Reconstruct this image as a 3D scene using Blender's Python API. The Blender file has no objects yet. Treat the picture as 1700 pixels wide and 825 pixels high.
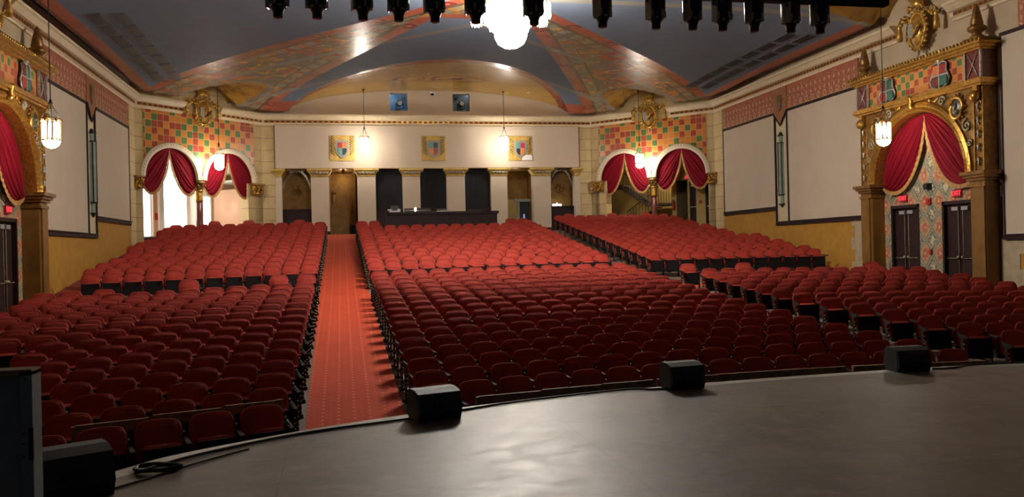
import bpy, math, random
from math import sin, cos, pi, sqrt, exp, atan2, hypot
random.seed(7)
S = bpy.context.scene
COL = S.collection

# ---------------------------------------------------------------- camera, world, exposure
FPX = 1402.8
YAW, PITCH, ROLL = .197516, .001834, .02352
from mathutils import Vector, Matrix
_F = Vector((sin(YAW)*cos(PITCH), cos(YAW)*cos(PITCH), sin(PITCH)))
_R = Vector((cos(YAW), -sin(YAW), 0))
_U = _R.cross(_F)
_R2 = _R*cos(ROLL) - _U*sin(ROLL)
_U2 = _U*cos(ROLL) + _R*sin(ROLL)
cd = bpy.data.cameras.new('camera')
cam = bpy.data.objects.new('camera', cd); COL.objects.link(cam)
m3 = Matrix((_R2, _U2, -_F)).transposed()
cam.matrix_world = m3.to_4x4()
cd.sensor_width = 36; cd.lens = FPX/1700*36; cd.clip_start = .05; cd.clip_end = 300
S.camera = cam
S.view_settings.view_transform = 'Standard'
S.view_settings.look = 'None'
S.view_settings.gamma = 1
S.view_settings.use_curve_mapping = False
S.view_settings.exposure = 0.0
w = bpy.data.worlds.new('world'); S.world = w; w.use_nodes = True
w.node_tree.nodes['Background'].inputs[0].default_value = (.55, .6, .75, 1)
w.node_tree.nodes['Background'].inputs[1].default_value = .03
CHAND_E, LANT_E, BACK_LANT_E = 120, 34, 62
def lamp(kind, name, loc, energy, color=(1, .86, .68), size=.3, rot=None, spot=None, blend=.5):
    d = bpy.data.lights.new(name, kind); d.energy = energy; d.color = color
    if kind == 'AREA': d.size = size
    else: d.shadow_soft_size = size
    if spot: d.spot_size = spot; d.spot_blend = blend
    o = bpy.data.objects.new(name, d); COL.objects.link(o); o.location = loc
    if rot: o.rotation_euler = rot
    return o
# daylight of the foyer seen through the left arches, warm lamps of the stair hall, follow-spot booth
lamp('AREA', 'foyer_daylight', (-9.0, 43.6, 3.9), 420, (1, .96, .9), 3.0, (0, 0, 0))
lamp('POINT', 'foyer_fill', (-5.4, 43.7, 2.4), 260, (1, .95, .88), .3)  # added fill without a fixture, brightens the foyer ceiling and walls
lamp('POINT', 'foyer_fill_side', (-8.6, 42.0, 2.6), 120, (1, .95, .88), .3)  # second added foyer fill, no fixture either
lamp('POINT', 'stair_hall_lamp', (17.3, 42.2, 3.9), 120, (1, .8, .5), .25)
lamp('POINT', 'gallery_lamp_left', (-2.6, 44.3, 3.9), 10, (1, .75, .45), .15)
lamp('POINT', 'gallery_lamp_aisle', (.1, 44.4, 3.9), 22, (1, .75, .45), .15)
lamp('POINT', 'gallery_lamp_right', (9.2, 44.6, 3.6), 12, (1, .75, .45), .15)
lamp('POINT', 'booth_lamp', (2.2, 45.1, 8.6), 22, (.6, .78, 1), .15)
lamp('POINT', 'booth_lamp_right', (6.9, 45.1, 8.6), 7, (.7, .82, 1), .15)

# ---------------------------------------------------------------- helpers
def proj(P):
    P = Vector(P); z = P.dot(_F)
    if z <= .1: return (-999, -999, z)
    return (850+FPX*P.dot(_R2)/z, 412.5-FPX*P.dot(_U2)/z, z)

class MB:
    def __init__(s): s.v = []; s.f = []; s.m = []; s.sm = []; s.mi = 0; s.smooth = False
    def V(s, *p): s.v.append(tuple(p)); return len(s.v)-1
    def F(s, *i): s.f.append(tuple(i)); s.m.append(s.mi); s.sm.append(s.smooth)
    def box(s, x0, x1, y0, y1, z0, z1):
        b = len(s.v)
        for x, y, z in ((x0,y0,z0),(x1,y0,z0),(x1,y1,z0),(x0,y1,z0),(x0,y0,z1),(x1,y0,z1),(x1,y1,z1),(x0,y1,z1)): s.v.append((x,y,z))
        for q in ((0,3,2,1),(4,5,6,7),(0,1,5,4),(1,2,6,5),(2,3,7,6),(3,0,4,7)): s.F(*[b+i for i in q])
        return s
    def obox(s, c, h, ang=0, tilt=0):
        b = len(s.v); ca, sa = cos(ang), sin(ang); ct, st = cos(tilt), sin(tilt)
        for x, y, z in ((-1,-1,-1),(1,-1,-1),(1,1,-1),(-1,1,-1),(-1,-1,1),(1,-1,1),(1,1,1),(-1,1,1)):
            x *= h[0]; y *= h[1]; z *= h[2]
            y, z = y*ct - z*st, y*st + z*ct
            x, y = x*ca - y*sa, x*sa + y*ca
            s.v.append((c[0]+x, c[1]+y, c[2]+z))
        for q in ((0,3,2,1),(4,5,6,7),(0,1,5,4),(1,2,6,5),(2,3,7,6),(3,0,4,7)): s.F(*[b+i for i in q])
        return s
    def prism(s, pts, a, b, axis='y'):
        """extrude polygon pts (u,w) along axis from a to b; axis y: (x,z); x: (y,z); z: (x,y)"""
        n = len(pts); base = len(s.v)
        for t in (a, b):
            for u, w_ in pts:
                s.v.append((u, t, w_) if axis == 'y' else (t, u, w_) if axis == 'x' else (u, w_, t))
        s.F(*[base+i for i in range(n)]); s.F(*[base+n+i for i in reversed(range(n))])
        for i in range(n):
            j = (i+1) % n; s.F(base+i, base+n+i, base+n+j, base+j)
        return s
    def lathe(s, prof, n=16, c=(0,0,0), sx=1, sy=1):
        base = len(s.v); sm = s.smooth; s.smooth = True
        for r, z in prof:
            for k in range(n):
                a = 2*pi*k/n; s.v.append((c[0]+sx*r*cos(a), c[1]+sy*r*sin(a), c[2]+z))
        for i in range(len(prof)-1):
            for k in range(n):
                l = (k+1) % n; s.F(base+i*n+k, base+i*n+l, base+(i+1)*n+l, base+(i+1)*n+k)
        s.smooth = sm
        if prof[0][0] > 1e-4: s.F(*[base+k for k in reversed(range(n))])
        if prof[-1][0] > 1e-4: s.F(*[base+(len(prof)-1)*n+k for k in range(n)])
        return s
    def ball(s, c, r, n=8, sx=1, sy=1, sz=1):
        s.lathe([(max(r*sin(pi*i/6), 1e-5), -r*sz*cos(pi*i/6)) for i in range(7)], n, c, sx, sy); return s
    def tube(s, path, r, n=6, closed=False):
        path = [Vector(p) for p in path]; base = len(s.v); N = len(path); sm = s.smooth; s.smooth = True
        for i, p in enumerate(path):
            a = path[i-1] if i > 0 or closed else p; b = path[(i+1) % N] if i < N-1 or closed else p
            t = (b-a); t = t.normalized() if t.length > 1e-9 else Vector((0,0,1))
            up = Vector((0,0,1)) if abs(t.z) < .95 else Vector((1,0,0))
            e = t.cross(up).normalized(); g = e.cross(t)
            rr = r(i/(N-1)) if callable(r) else r
            for k in range(n):
                q = 2*pi*k/n; s.v.append(tuple(p + e*(rr*cos(q)) + g*(rr*sin(q))))
        M_ = N if closed else N-1
        for i in range(M_):
            j = (i+1) % N
            for k in range(n):
                l = (k+1) % n; s.F(base+i*n+k, base+i*n+l, base+j*n+l, base+j*n+k)
        s.smooth = sm
        if not closed:
            s.F(*[base+k for k in reversed(range(n))]); s.F(*[base+(N-1)*n+k for k in range(n)])
        return s
    def grid(s, fn, nu, nv, smooth=True):
        base = len(s.v); sm = s.smooth; s.smooth = smooth
        for i in range(nu+1):
            for j in range(nv+1): s.v.append(tuple(fn(i/nu, j/nv)))
        for i in range(nu):
            for j in range(nv):
                a = base+i*(nv+1)+j; s.F(a, a+nv+1, a+nv+2, a+1)
        s.smooth = sm; return s
    def add(s, o, M4=None):
        base = len(s.v)
        s.v += [tuple(M4 @ Vector(p)) for p in o.v] if M4 else o.v
        s.f += [tuple(i+base for i in f) for f in o.f]; s.m += o.m; s.sm += o.sm
    def xf(s, fn): s.v = [tuple(fn(*p)) for p in s.v]; return s

def build(name, mb, mats, parent=None, loc=None, rz=None, label=None, cat=None, kind=None, group=None):
    me = bpy.data.meshes.new(name); me.from_pydata(mb.v, [], mb.f); 
    for m in (mats if isinstance(mats, (list, tuple)) else [mats]): me.materials.append(m)
    if any(mb.m): me.polygons.foreach_set('material_index', mb.m)
    me.polygons.foreach_set('use_smooth', mb.sm)
    me.update()
    o = bpy.data.objects.new(name, me); COL.objects.link(o)
    if parent: o.parent = parent
    if loc is not None: o.location = loc
    if rz is not None: o.rotation_euler = (0, 0, rz)
    tag(o, label, cat, kind, group)
    return o
def tag(o, label=None, cat=None, kind=None, group=None):
    if label: o['label'] = label
    if cat: o['category'] = cat
    if kind: o['kind'] = kind
    if group: o['group'] = group
    return o
def thing(name, label, cat, loc=(0,0,0), rz=0, group=None):
    o = bpy.data.objects.new(name, None); COL.objects.link(o); o.location = loc; o.rotation_euler = (0,0,rz)
    o.empty_display_size = .2
    return tag(o, label, cat, None, group)
def struct(name, mb, mats, frame=None, label=None):
    o = build(name, mb, mats, kind='structure', label=label)
    if frame: frame.put(o)
    return o
def copy_tree(o, parent=None):
    c = o.copy(); COL.objects.link(c); c.parent = parent
    for ch in o.children: copy_tree(ch, c)
    return c
class Frame:
    """a wall: local x along it, local y outward (behind it), z up"""
    def __init__(s, p, q):
        s.p = p; s.a = atan2(q[1]-p[1], q[0]-p[0]); s.len = hypot(q[0]-p[0], q[1]-p[1])
    def put(s, o): o.location = (s.p[0], s.p[1], 0); o.rotation_euler = (0,0,s.a)
    def w(s, x, y, z): return (s.p[0]+x*cos(s.a)-y*sin(s.a), s.p[1]+x*sin(s.a)+y*cos(s.a), z)

# ---------------------------------------------------------------- materials
class NT:
    def __init__(s, name):
        s.mat = bpy.data.materials.new(name); s.mat.use_nodes = True
        s.t = s.mat.node_tree; s.b = s.t.nodes['Principled BSDF']
    def n(s, typ, **kw):
        nd = s.t.nodes.new(typ)
        for k, v in kw.items(): setattr(nd, k, v)
        return nd
    def inp(s, sock, v):
        if v is None: return
        if isinstance(v, bpy.types.NodeSocket): s.t.links.new(v, sock)
        elif isinstance(v, (int, float)): sock.default_value = v if sock.type == 'VALUE' else (v, v, v, 1)[:len(sock.default_value)]
        else: sock.default_value = (*v, 1)[:len(sock.default_value)] if len(v) == 3 and sock.type == 'RGBA' else v
    def m(s, op, a, b=None, c=None):
        nd = s.n('ShaderNodeMath', operation=op)
        for i, v in enumerate((a, b, c)):
            if v is not None: s.inp(nd.inputs[i], v)
        return nd.outputs[0]
    def pos(s): return s.n('ShaderNodeTexCoord').outputs['Object']
    def xyz(s, v=None):
        nd = s.n('ShaderNodeSeparateXYZ'); s.t.links.new(v or s.pos(), nd.inputs[0]); return nd.outputs
    def vec(s, x=0, y=0, z=0):
        nd = s.n('ShaderNodeCombineXYZ')
        for i, v in enumerate((x, y, z)): s.inp(nd.inputs[i], v)
        return nd.outputs[0]
    def noise(s, scale, detail=3, vec=None, dist=0, rough=.5):
        nd = s.n('ShaderNodeTexNoise'); nd.inputs['Scale'].default_value = scale; nd.inputs['Detail'].default_value = detail
        nd.inputs['Distortion'].default_value = dist; nd.inputs['Roughness'].default_value = rough
        s.t.links.new(vec or s.pos(), nd.inputs['Vector']); return nd.outputs['Fac']
    def vor(s, scale, vec=None, feature='F1'):
        nd = s.n('ShaderNodeTexVoronoi', feature=feature); nd.inputs['Scale'].default_value = scale
        s.t.links.new(vec or s.pos(), nd.inputs['Vector']); return nd.outputs['Distance']
    def mix(s, f, a, b):
        nd = s.n('ShaderNodeMix', data_type='RGBA'); s.inp(nd.inputs[0], f); s.inp(nd.inputs[6], a); s.inp(nd.inputs[7], b); return nd.outputs[2]
    def ramp(s, f, lo, hi):
        nd = s.n('ShaderNodeMapRange'); s.inp(nd.inputs[0], f); nd.inputs[1].default_value = lo; nd.inputs[2].default_value = hi; return nd.outputs[0]
    def gt(s, a, b): return s.m('GREATER_THAN', a, b)
    def lt(s, a, b): return s.m('LESS_THAN', a, b)
    def both(s, a, b): return s.m('MULTIPLY', a, b)
    def either(s, a, b): return s.m('MAXIMUM', a, b)
    def frac(s, a): return s.m('FRACT', a)
    def fin(s, color=None, rough=None, metal=None, bump=None, bd=.02, spec=None):
        s.inp(s.b.inputs['Base Color'], color); s.inp(s.b.inputs['Roughness'], rough); s.inp(s.b.inputs['Metallic'], metal)
        if spec is not None: s.b.inputs['Specular IOR Level'].default_value = spec
        if bump is not None:
            nd = s.n('ShaderNodeBump'); nd.inputs['Distance'].default_value = bd; s.t.links.new(bump, nd.inputs['Height']); s.t.links.new(nd.outputs[0], s.b.inputs['Normal'])
        return s.mat
def mat(name, c, rough=.6, metal=0, c2=None, scale=6, bump=0, bscale=40, spec=.5, dist=0):
    t = NT(name); col = c
    if c2: col = t.mix(t.ramp(t.noise(scale, 4, dist=dist), .35, .65), c, c2)
    return t.fin(col, rough, metal, t.noise(bscale, 2) if bump else None, bump, spec)
def emit(name, c, e, base=(.8,.8,.8)):
    t = NT(name); t.b.inputs['Base Color'].default_value = (*base, 1)
    t.b.inputs['Emission Color'].default_value = (*c, 1); t.b.inputs['Emission Strength'].default_value = e
    return t.mat

M_fabric = mat('cream_fabric_panel', (.61,.51,.395), .85, c2=(.58,.48,.37), scale=1.2, bump=.002, bscale=160)
M_plaster = mat('warm_plaster', (.50,.40,.27), .8, c2=(.44,.35,.23), scale=2)
M_cream = mat('cream_paint', (.68,.57,.38), .55, c2=(.62,.51,.33), scale=5)
M_ochre = mat('ochre_plaster', (.47,.24,.03), .7, c2=(.40,.20,.022), scale=3, bump=.004)
M_quoin = mat('quoin_stone', (.46,.37,.24), .8, c2=(.38,.31,.2), scale=5, bump=.006)
M_dkwood = mat('dark_walnut_trim', (.020,.009,.009), .6, c2=(.03,.014,.012), scale=8, spec=.2)
M_black = mat('black_paint', (.006,.006,.007), .5)
M_blackmetal = mat('black_metal', (.010,.010,.011), .35, .3)
M_gold = mat('gilded_plaster', (.62,.36,.075), .33, .8, c2=(.36,.18,.03), scale=14, bump=.010, bscale=14)
M_golddk = mat('antique_gold', (.27,.14,.03), .42, .55, c2=(.15,.07,.015), scale=7, bump=.006, bscale=14)
M_goldpil = mat('bronze_gold_pilaster', (.22,.105,.014), .5, .2, c2=(.16,.075,.010), scale=3, bump=.006)
M_silver = mat('silver_leaf', (.62,.6,.55), .35, .6, c2=(.3,.29,.26), scale=20, bump=.02, bscale=30)
M_silver2 = mat('dull_silver_leaf', (.42,.38,.28), .5, .3, c2=(.3,.24,.12), scale=12)
M_red = mat('red_paint', (.33,.03,.02), .45)
M_orange = mat('orange_paint', (.62,.18,.04), .45)
M_green = mat('green_paint', (.03,.12,.08), .45)
M_blk2 = mat('charcoal_paint', (.02,.02,.025), .45)
M_maroon = mat('maroon_marble', (.10,.015,.012), .3, c2=(.2,.05,.03), scale=9, dist=2)
M_velvet = mat('crimson_velvet', (.19,.002,.011), .8, c2=(.155,.0015,.008), scale=2, spec=.15)
M_velvet.node_tree.nodes['Principled BSDF'].inputs['Sheen Weight'].default_value = .1
M_velvet.node_tree.nodes['Principled BSDF'].inputs['Sheen Tint'].default_value = (.9,.1,.15,1)
M_fringe = mat('gold_fringe', (.5,.27,.08), .7, c2=(.3,.15,.04), scale=30)
M_seat = mat('red_upholstery', (.42,.032,.015), .8, c2=(.35,.024,.012), scale=3, bump=.002, bscale=220)
_b = M_seat.node_tree.nodes['Principled BSDF']; _b.inputs['Sheen Weight'].default_value = .3; _b.inputs['Sheen Tint'].default_value = (1,.25,.2,1)
M_shell = mat('black_seat_shell', (.009,.007,.008), .7, spec=.15)
M_stand = mat('dark_seat_standard', (.014,.010,.009), .7, 0, spec=.2)
M_bolt = mat('silver_bolt', (.6,.55,.45), .4, .6)
M_piping_highlight = mat('light_red_piping_highlight', (.48,.055,.035), .7)  # lighter than the upholstery: rim highlight put into the colour
M_crest = mat('bright_gilding', (.75,.50,.12), .3, .6, c2=(.45,.26,.05), scale=10, bump=.01, bscale=16)
M_gilt = mat('pale_gilt', (.66,.46,.13), .5, .25, c2=(.50,.31,.07), scale=9)
M_olive = mat('olive_gilt', (.26,.19,.07), .6)
M_arm = mat('worn_armrest_wood', (.04,.022,.018), .8, spec=.2)
M_concrete = mat('painted_concrete', (.17,.12,.095), .8, c2=(.13,.09,.07), scale=4)
M_white = mat('white_board', (.75,.75,.75), .6)
M_rim = mat('grey_stage_rim', (.42,.40,.37), .4, c2=(.34,.32,.30), scale=9)
M_case = mat('grey_blue_board', (.20,.235,.25), .6, c2=(.17,.20,.215), scale=30)
M_speaker = mat('black_speaker_cabinet', (.012,.012,.013), .55, bump=.001, bscale=300)
M_grille = mat('speaker_grille', (.007,.007,.008), .4, .4, bump=.003, bscale=220)
M_cable = mat('black_cable', (.008,.008,.008), .5)
M_raw = mat('raw_plywood', (.30,.17,.075), .7, c2=(.14,.08,.035), scale=10)
M_glassg = mat('green_grey_glass', (.25,.31,.25), .25, c2=(.2,.26,.22), scale=5)
M_iron = mat('dark_iron', (.02,.022,.02), .4, .5)
M_green2 = mat('teal_paint', (.10,.28,.24), .5)
M_greywall = mat('charcoal_curtain_panel', (.026,.026,.029), .9, c2=(.022,.022,.025), scale=2, spec=.1)
M_lobby = mat('gold_brown_wallpaper', (.24,.125,.02), .7, c2=(.16,.08,.012), scale=3, dist=1)
M_foyer = mat('foyer_white_wall', (.8,.77,.7), .7)
M_foyertan = mat('foyer_tan_wall', (.55,.33,.2), .7)
M_greydoor = mat('grey_door_paint', (.25,.27,.26), .5)
M_hall = mat('hall_yellow_plaster', (.42,.31,.12), .8, c2=(.36,.26,.09), scale=2)
M_steel = mat('painted_stair_steel', (.14,.13,.125), .5)
M_booth = mat('booth_blue_wall', (.3,.42,.5), .8)
M_lamp = emit('lit_glass', (1,.90,.76), LANT_E)
M_lampb = emit('lit_glass_back', (1,.91,.79), BACK_LANT_E)
M_chand = emit('lit_crystal', (1,.91,.78), CHAND_E)
M_exit = emit('exit_red_glow', (1,.04,.06), 1.5, (.3,.01,.01))
M_exitbody = emit('exit_red_housing', (.8,.01,.02), .10, (.12,.006,.008))
M_day = emit('daylight_pane', (1,.97,.92), 5)
M_small = emit('small_lit_lamp', (1,.95,.85), 14)
M_fire = mat('fire_red_plastic', (.4,.01,.01), .4)

def m_tiles(T=.298, nm='painted_checker_tiles'):
    t = NT(nm); x, y, z = t.xyz()
    u = t.m('DIVIDE', x, T); v = t.m('DIVIDE', z, T)
    cu, cv = t.m('FLOOR', u), t.m('FLOOR', v); fu, fv = t.frac(u), t.frac(v)
    wn = t.n('ShaderNodeTexWhiteNoise', noise_dimensions='2D'); t.t.links.new(t.vec(cu, cv), wn.inputs['Vector'])
    r = wn.outputs['Value']; par = t.m('MODULO', t.m('ABSOLUTE', t.m('ADD', cu, cv)), 2)
    c = t.mix(t.gt(r, .47), (.34,.028,.02), (.05,.16,.05))
    c = t.mix(t.either(t.lt(par, .5), t.gt(r, .93)), c, (.62,.21,.035))
    c = t.mix(t.both(t.lt(par, .5), t.lt(r, .12)), c, (.36,.035,.025))
    e = t.m('MAXIMUM', t.m('ABSOLUTE', t.m('SUBTRACT', fu, .5)), t.m('ABSOLUTE', t.m('SUBTRACT', fv, .5)))
    c = t.mix(t.both(t.ramp(t.noise(25, 3), .3, .7), .2), c, (.5,.3,.1))
    c = t.mix(t.gt(e, .47), c, (.55,.45,.22))
    return t.fin(c, .3, bump=t.lt(e, .45), bd=.01)
M_tiles = m_tiles(); M_tiles2 = m_tiles(.205, 'small_checker_tiles')
def m_stone():
    t = NT('jointed_stone_blocks'); x, y, z = t.xyz()
    v = t.m('DIVIDE', z, .575); r = t.m('FLOOR', v)
    fu = t.frac(t.m('ADD', t.m('DIVIDE', x, 1.7), t.m('MULTIPLY', r, .37)))
    e = t.either(t.lt(t.frac(v), .035), t.lt(fu, .006))
    c = t.mix(t.ramp(t.noise(3, 4), .3, .7), (.60,.46,.235), (.52,.385,.19))
    return t.fin(t.mix(e, c, (.25,.17,.08)), .75, bump=t.m('SUBTRACT', 1.0, e), bd=.01)
M_stone = m_stone()
def m_frieze():
    t = NT('terracotta_grotesque_frieze'); x, y, z = t.xyz()
    n1 = t.noise(7, 4, dist=1.5); wob = t.m('MULTIPLY', t.m('SUBTRACT', n1, .5), .10)
    u = t.m('ADD', x, wob); k = t.frac(t.m('DIVIDE', u, .31))
    st = t.lt(t.m('ABSOLUTE', t.m('SUBTRACT', k, .5)), t.m('ADD', .07, t.m('MULTIPLY', t.m('SINE', t.m('MULTIPLY', z, 24)), .09)))
    st = t.both(st, t.both(t.gt(z, 5.72), t.lt(z, 6.25)))
    k2 = t.m('MULTIPLY', t.m('SUBTRACT', t.frac(t.m('DIVIDE', x, .42)), .5), .42); dz = t.m('SUBTRACT', z, 5.6)
    d = t.m('SQRT', t.m('ADD', t.m('MULTIPLY', k2, k2), t.m('MULTIPLY', dz, dz)))
    ring = t.lt(t.m('ABSOLUTE', t.m('SUBTRACT', d, t.m('ADD', .09, wob))), .025)
    bl = t.both(t.gt(t.noise(16, 3), .60), t.both(t.gt(z, 5.5), t.lt(z, 6.3)))
    o = t.either(t.either(st, ring), bl)
    o = t.either(o, t.lt(t.m('ABSOLUTE', t.m('SUBTRACT', z, 5.47)), .012))
    c = t.mix(t.ramp(t.noise(5, 3), .3, .7), (.36,.105,.055), (.29,.075,.04))
    return t.fin(t.mix(t.both(o, .75), c, (.56,.40,.22)), .7, bump=o, bd=.01)
M_frieze = m_frieze()
def m_tapestry():
    t = NT('lattice_pattern_wall'); x, y, z = t.xyz()
    nz = t.m('MULTIPLY', t.m('SUBTRACT', t.noise(9, 2), .5), .05)
    a = t.m('DIVIDE', t.m('ADD', t.m('ADD', t.m('MULTIPLY', x, 1.25), z), nz), .80); b = t.m('DIVIDE', t.m('ADD', t.m('SUBTRACT', t.m('MULTIPLY', x, 1.25), z), nz), .80)
    fa, fb = t.frac(a), t.frac(b); par = t.m('MODULO', t.m('ABSOLUTE', t.m('ADD', t.m('FLOOR', a), t.m('FLOOR', b))), 2)
    ea, eb = t.m('ABSOLUTE', t.m('SUBTRACT', fa, .5)), t.m('ABSOLUTE', t.m('SUBTRACT', fb, .5)); e = t.m('MAXIMUM', ea, eb)
    c = t.mix(t.gt(par, .5), (.13,.15,.125), (.46,.20,.09))
    nn = t.noise(7, 4, dist=2); c = t.mix(t.both(t.gt(nn, .56), .8), c, (.42,.36,.22)); c = t.mix(t.both(t.lt(nn, .42), .6), c, (.12,.05,.03))
    rr = t.m('ADD', t.m('ADD', t.m('MULTIPLY', ea, ea), t.m('MULTIPLY', eb, eb)), t.m('MULTIPLY', t.m('SUBTRACT', t.noise(16, 2), .5), .12))
    mot = t.mix(t.gt(par, .5), (.50,.43,.26), (.42,.09,.05))
    c = t.mix(t.both(t.lt(rr, .06), t.gt(nn, .46)), c, mot)
    c = t.mix(t.both(t.lt(rr, .006), t.gt(par, .5)), c, (.55,.42,.25))
    c = t.mix(t.gt(e, .40), c, (.50,.42,.27)); c = t.mix(t.both(t.gt(e, .435), t.lt(e, .485)), c, (.06,.085,.08))
    return t.fin(c, .75)
M_tap = m_tapestry()
def m_carpet():
    t = NT('red_dotted_carpet'); x, y, z = t.xyz()
    def dots(px, py, ox, oy, r):
        fx = t.m('SUBTRACT', t.frac(t.m('ADD', t.m('DIVIDE', x, px), ox)), .5); fy = t.m('SUBTRACT', t.frac(t.m('ADD', t.m('DIVIDE', y, py), oy)), .5)
        fx = t.m('MULTIPLY', fx, px); fy = t.m('MULTIPLY', fy, py)
        return t.lt(t.m('ADD', t.m('ABSOLUTE', fx), t.m('ABSOLUTE', fy)), r)
    d = t.either(dots(.24, .20, 0, 0, .028), dots(.24, .20, .5, .5, .012))
    c = t.mix(t.ramp(t.noise(1.3, 4), .3, .7), (.50,.048,.009), (.43,.036,.008))
    return t.fin(t.mix(d, c, (.62,.25,.09)), .95, bump=t.noise(150, 2), bd=.003)
M_carpet = m_carpet()
def m_stage():
    t = NT('worn_grey_brown_stage_floor'); x, y, z = t.xyz()
    n1 = t.noise(.9, 5, rough=.6); n2 = t.noise(3.2, 6, t.vec(t.m('MULTIPLY', x, 1.0), t.m('MULTIPLY', y, 1.3), 0), rough=.6)
    c = t.mix(t.ramp(n1, .35, .65), (.098,.082,.067), (.16,.134,.108))
    c = t.mix(t.ramp(n2, .5, .66), c, (.20,.17,.135)); c = t.mix(t.both(t.ramp(t.noise(2.2, 6, rough=.7), .60, .66), .5), c, (.06,.048,.04))
    sx = t.m('MODULO', t.m('ADD', x, 20), 2.44); sy = t.m('MODULO', t.m('ADD', y, 20.4), 1.22)
    seam = t.either(t.lt(sx, .008), t.lt(sy, .006)); c = t.mix(t.both(seam, .5), c, (.02,.018,.016))
    c = t.mix(t.lt(t.vor(2.6), .035), c, (.03,.025,.02))
    return t.fin(c, t.m('ADD', .32, t.m('MULTIPLY', n2, .30)), bump=n2, bd=.004)
M_stage = m_stage()

# ---------------------------------------------------------------- room dimensions (eye of the camera at the origin)
X0, WB, WS, YB, YC = 4.585, 8.38, 13.16, 43.0, 37.94
XL, XR = X0-WS, X0+WS
NY = 22.95                                   # centre line of the side portals and of the chandelier
FB = Frame((X0-WB, YB), (X0+WB, YB))
FL = Frame((XL, 0), (XL, YC))                # local x = world y
FR = Frame((XR, YC), (XR, 0))                # local x = YC - y
SLf = Frame((XL, YC), (X0-WB, YB)); SRf = Frame((X0+WB, YB), (XR, YC))
SL_LEN = SLf.len
def fz(y):
    if y < 26.2: return -3.8+.098*y
    if y < 41.3: return -1.232+.144*(y-26.2)
    return .942
HTOP = 8.7

# ---------------------------------------------------------------- house floor, carpets
ys = [5+.5*i for i in range(42)]+[26.2]+[26.5+.5*i for i in range(30)]+[41.3, 43, 50]
mb = MB()
for y in ys: mb.V(XL-.1, y, fz(y)); mb.V(XR+.1, y, fz(y))
for i in range(len(ys)-1): mb.F(2*i, 2*i+1, 2*i+3, 2*i+2)
struct('floor', mb, M_concrete)
def strip(name, fl, y0, y1, m=M_carpet, dz=.012, label=None):
    mb = MB(); yy = [y0+(y1-y0)*i/60 for i in range(61)]
    for y in yy:
        a, b = fl(y); mb.V(a, y, fz(y)+dz); mb.V(b, y, fz(y)+dz)
    for i in range(60): mb.F(2*i, 2*i+1, 2*i+3, 2*i+2)
    return build('floor_'+name, mb, m, label=label, kind='structure')
def al(y): return (-.47-.0095*y, 1.03-.0105*y) if y < 26.2 else (-.72-.0105*(y-26.2), .755-.013*(y-26.2))
strip('aisle_carpet', al, 8.9, 43.4, label='long red dotted carpet up the left centre aisle')
def ar(y): 
    xl = 9.75-max(0, .11*(y-10)) if y < 19 else 8.78
    return (max(xl, 8.82), 10.28+max(0, (18.5-y)*.24))
strip('aisle_carpet', ar, 9.6, 42.6, m=mat('dull_carpet_right', (.24,.10,.07), .95, c2=(.2,.085,.06)), label='dull red carpet up the right centre aisle')
strip('cross_aisle_carpet', lambda y: (XL, XR), 25.35, 26.15, dz=.008, label='red carpet band of the cross aisle between front and rear rows')
M_carpet2 = mat('plain_red_carpet', (.26,.035,.02), .95, c2=(.22,.03,.018))
strip('wall_carpet', lambda y: (XL, -7.75), 15.5, 37.7, m=M_carpet2, label='plain red carpet ramp along the left wall')
strip('wall_carpet', lambda y: (XR-.75, XR), 15.5, 37.7, m=M_carpet2, label='plain red carpet ramp along the right wall')

# ---------------------------------------------------------------- stage
EDGE = [(-9,-2),(-6,1.2),(-4.3,3.2),(-3,4.9),(-2.3,6.05),(-1.67,6.95),(-1.34,7.33),(-.41,7.95),(.49,8.38),(1.18,8.63),(2.07,8.88),(3.48,9.16),(5.14,9.34),(6.52,9.42),(7.42,9.42),(8.49,9.34),(10,9.1),(12,8.5),(14,7.3),(16,5.4),(18,2)]
STZ = -1.6
def edge_y(x):
    for (a, b), (c, d) in zip(EDGE, EDGE[1:]):
        if a <= x <= c: return b+(d-b)*(x-a)/(c-a)
    return -9
def catmull(P, n=6):
    out = []
    for i in range(len(P)-1):
        p0, p1, p2, p3 = P[max(i-1,0)], P[i], P[i+1], P[min(i+2,len(P)-1)]
        for k in range(n):
            t = k/n
            out.append(tuple(.5*(2*b+(c-a)*t+(2*a-5*b+4*c-d)*t*t+(3*b-a-3*c+d)*t**3) for a, b, c, d in zip(p0, p1, p2, p3)))
    out.append(tuple(P[-1])); return out
ED = catmull(EDGE, 5)
def inset(P, d):
    out = []
    for i, p in enumerate(P):
        a, b = P[max(i-1,0)], P[min(i+1,len(P)-1)]; dx, dy = b[0]-a[0], b[1]-a[1]; l = hypot(dx, dy)
        out.append((p[0]+dy/l*d, p[1]-dx/l*d))
    return out
IN = inset(ED, .2)
mb = MB(); n = len(IN)
for x, y in IN: mb.V(x, y, STZ); mb.V(x, -4, STZ)
for i in range(n-1): mb.F(2*i, 2*i+1, 2*i+3, 2*i+2)
struct('stage_floor', mb, M_stage)
mb = MB()
for (a, b), (c, d) in zip(ED, IN):
    mb.V(c, d, STZ+.001); mb.V(a, b, STZ-.003); mb.V(a, b, -3.3)
for i in range(n-1):
    mb.mi = 0; mb.F(3*i, 3*i+3, 3*i+4, 3*i+1); mb.mi = 1; mb.F(3*i+1, 3*i+4, 3*i+5, 3*i+2)
struct('trim_stage_rim', mb, [M_rim, M_black])

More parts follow.
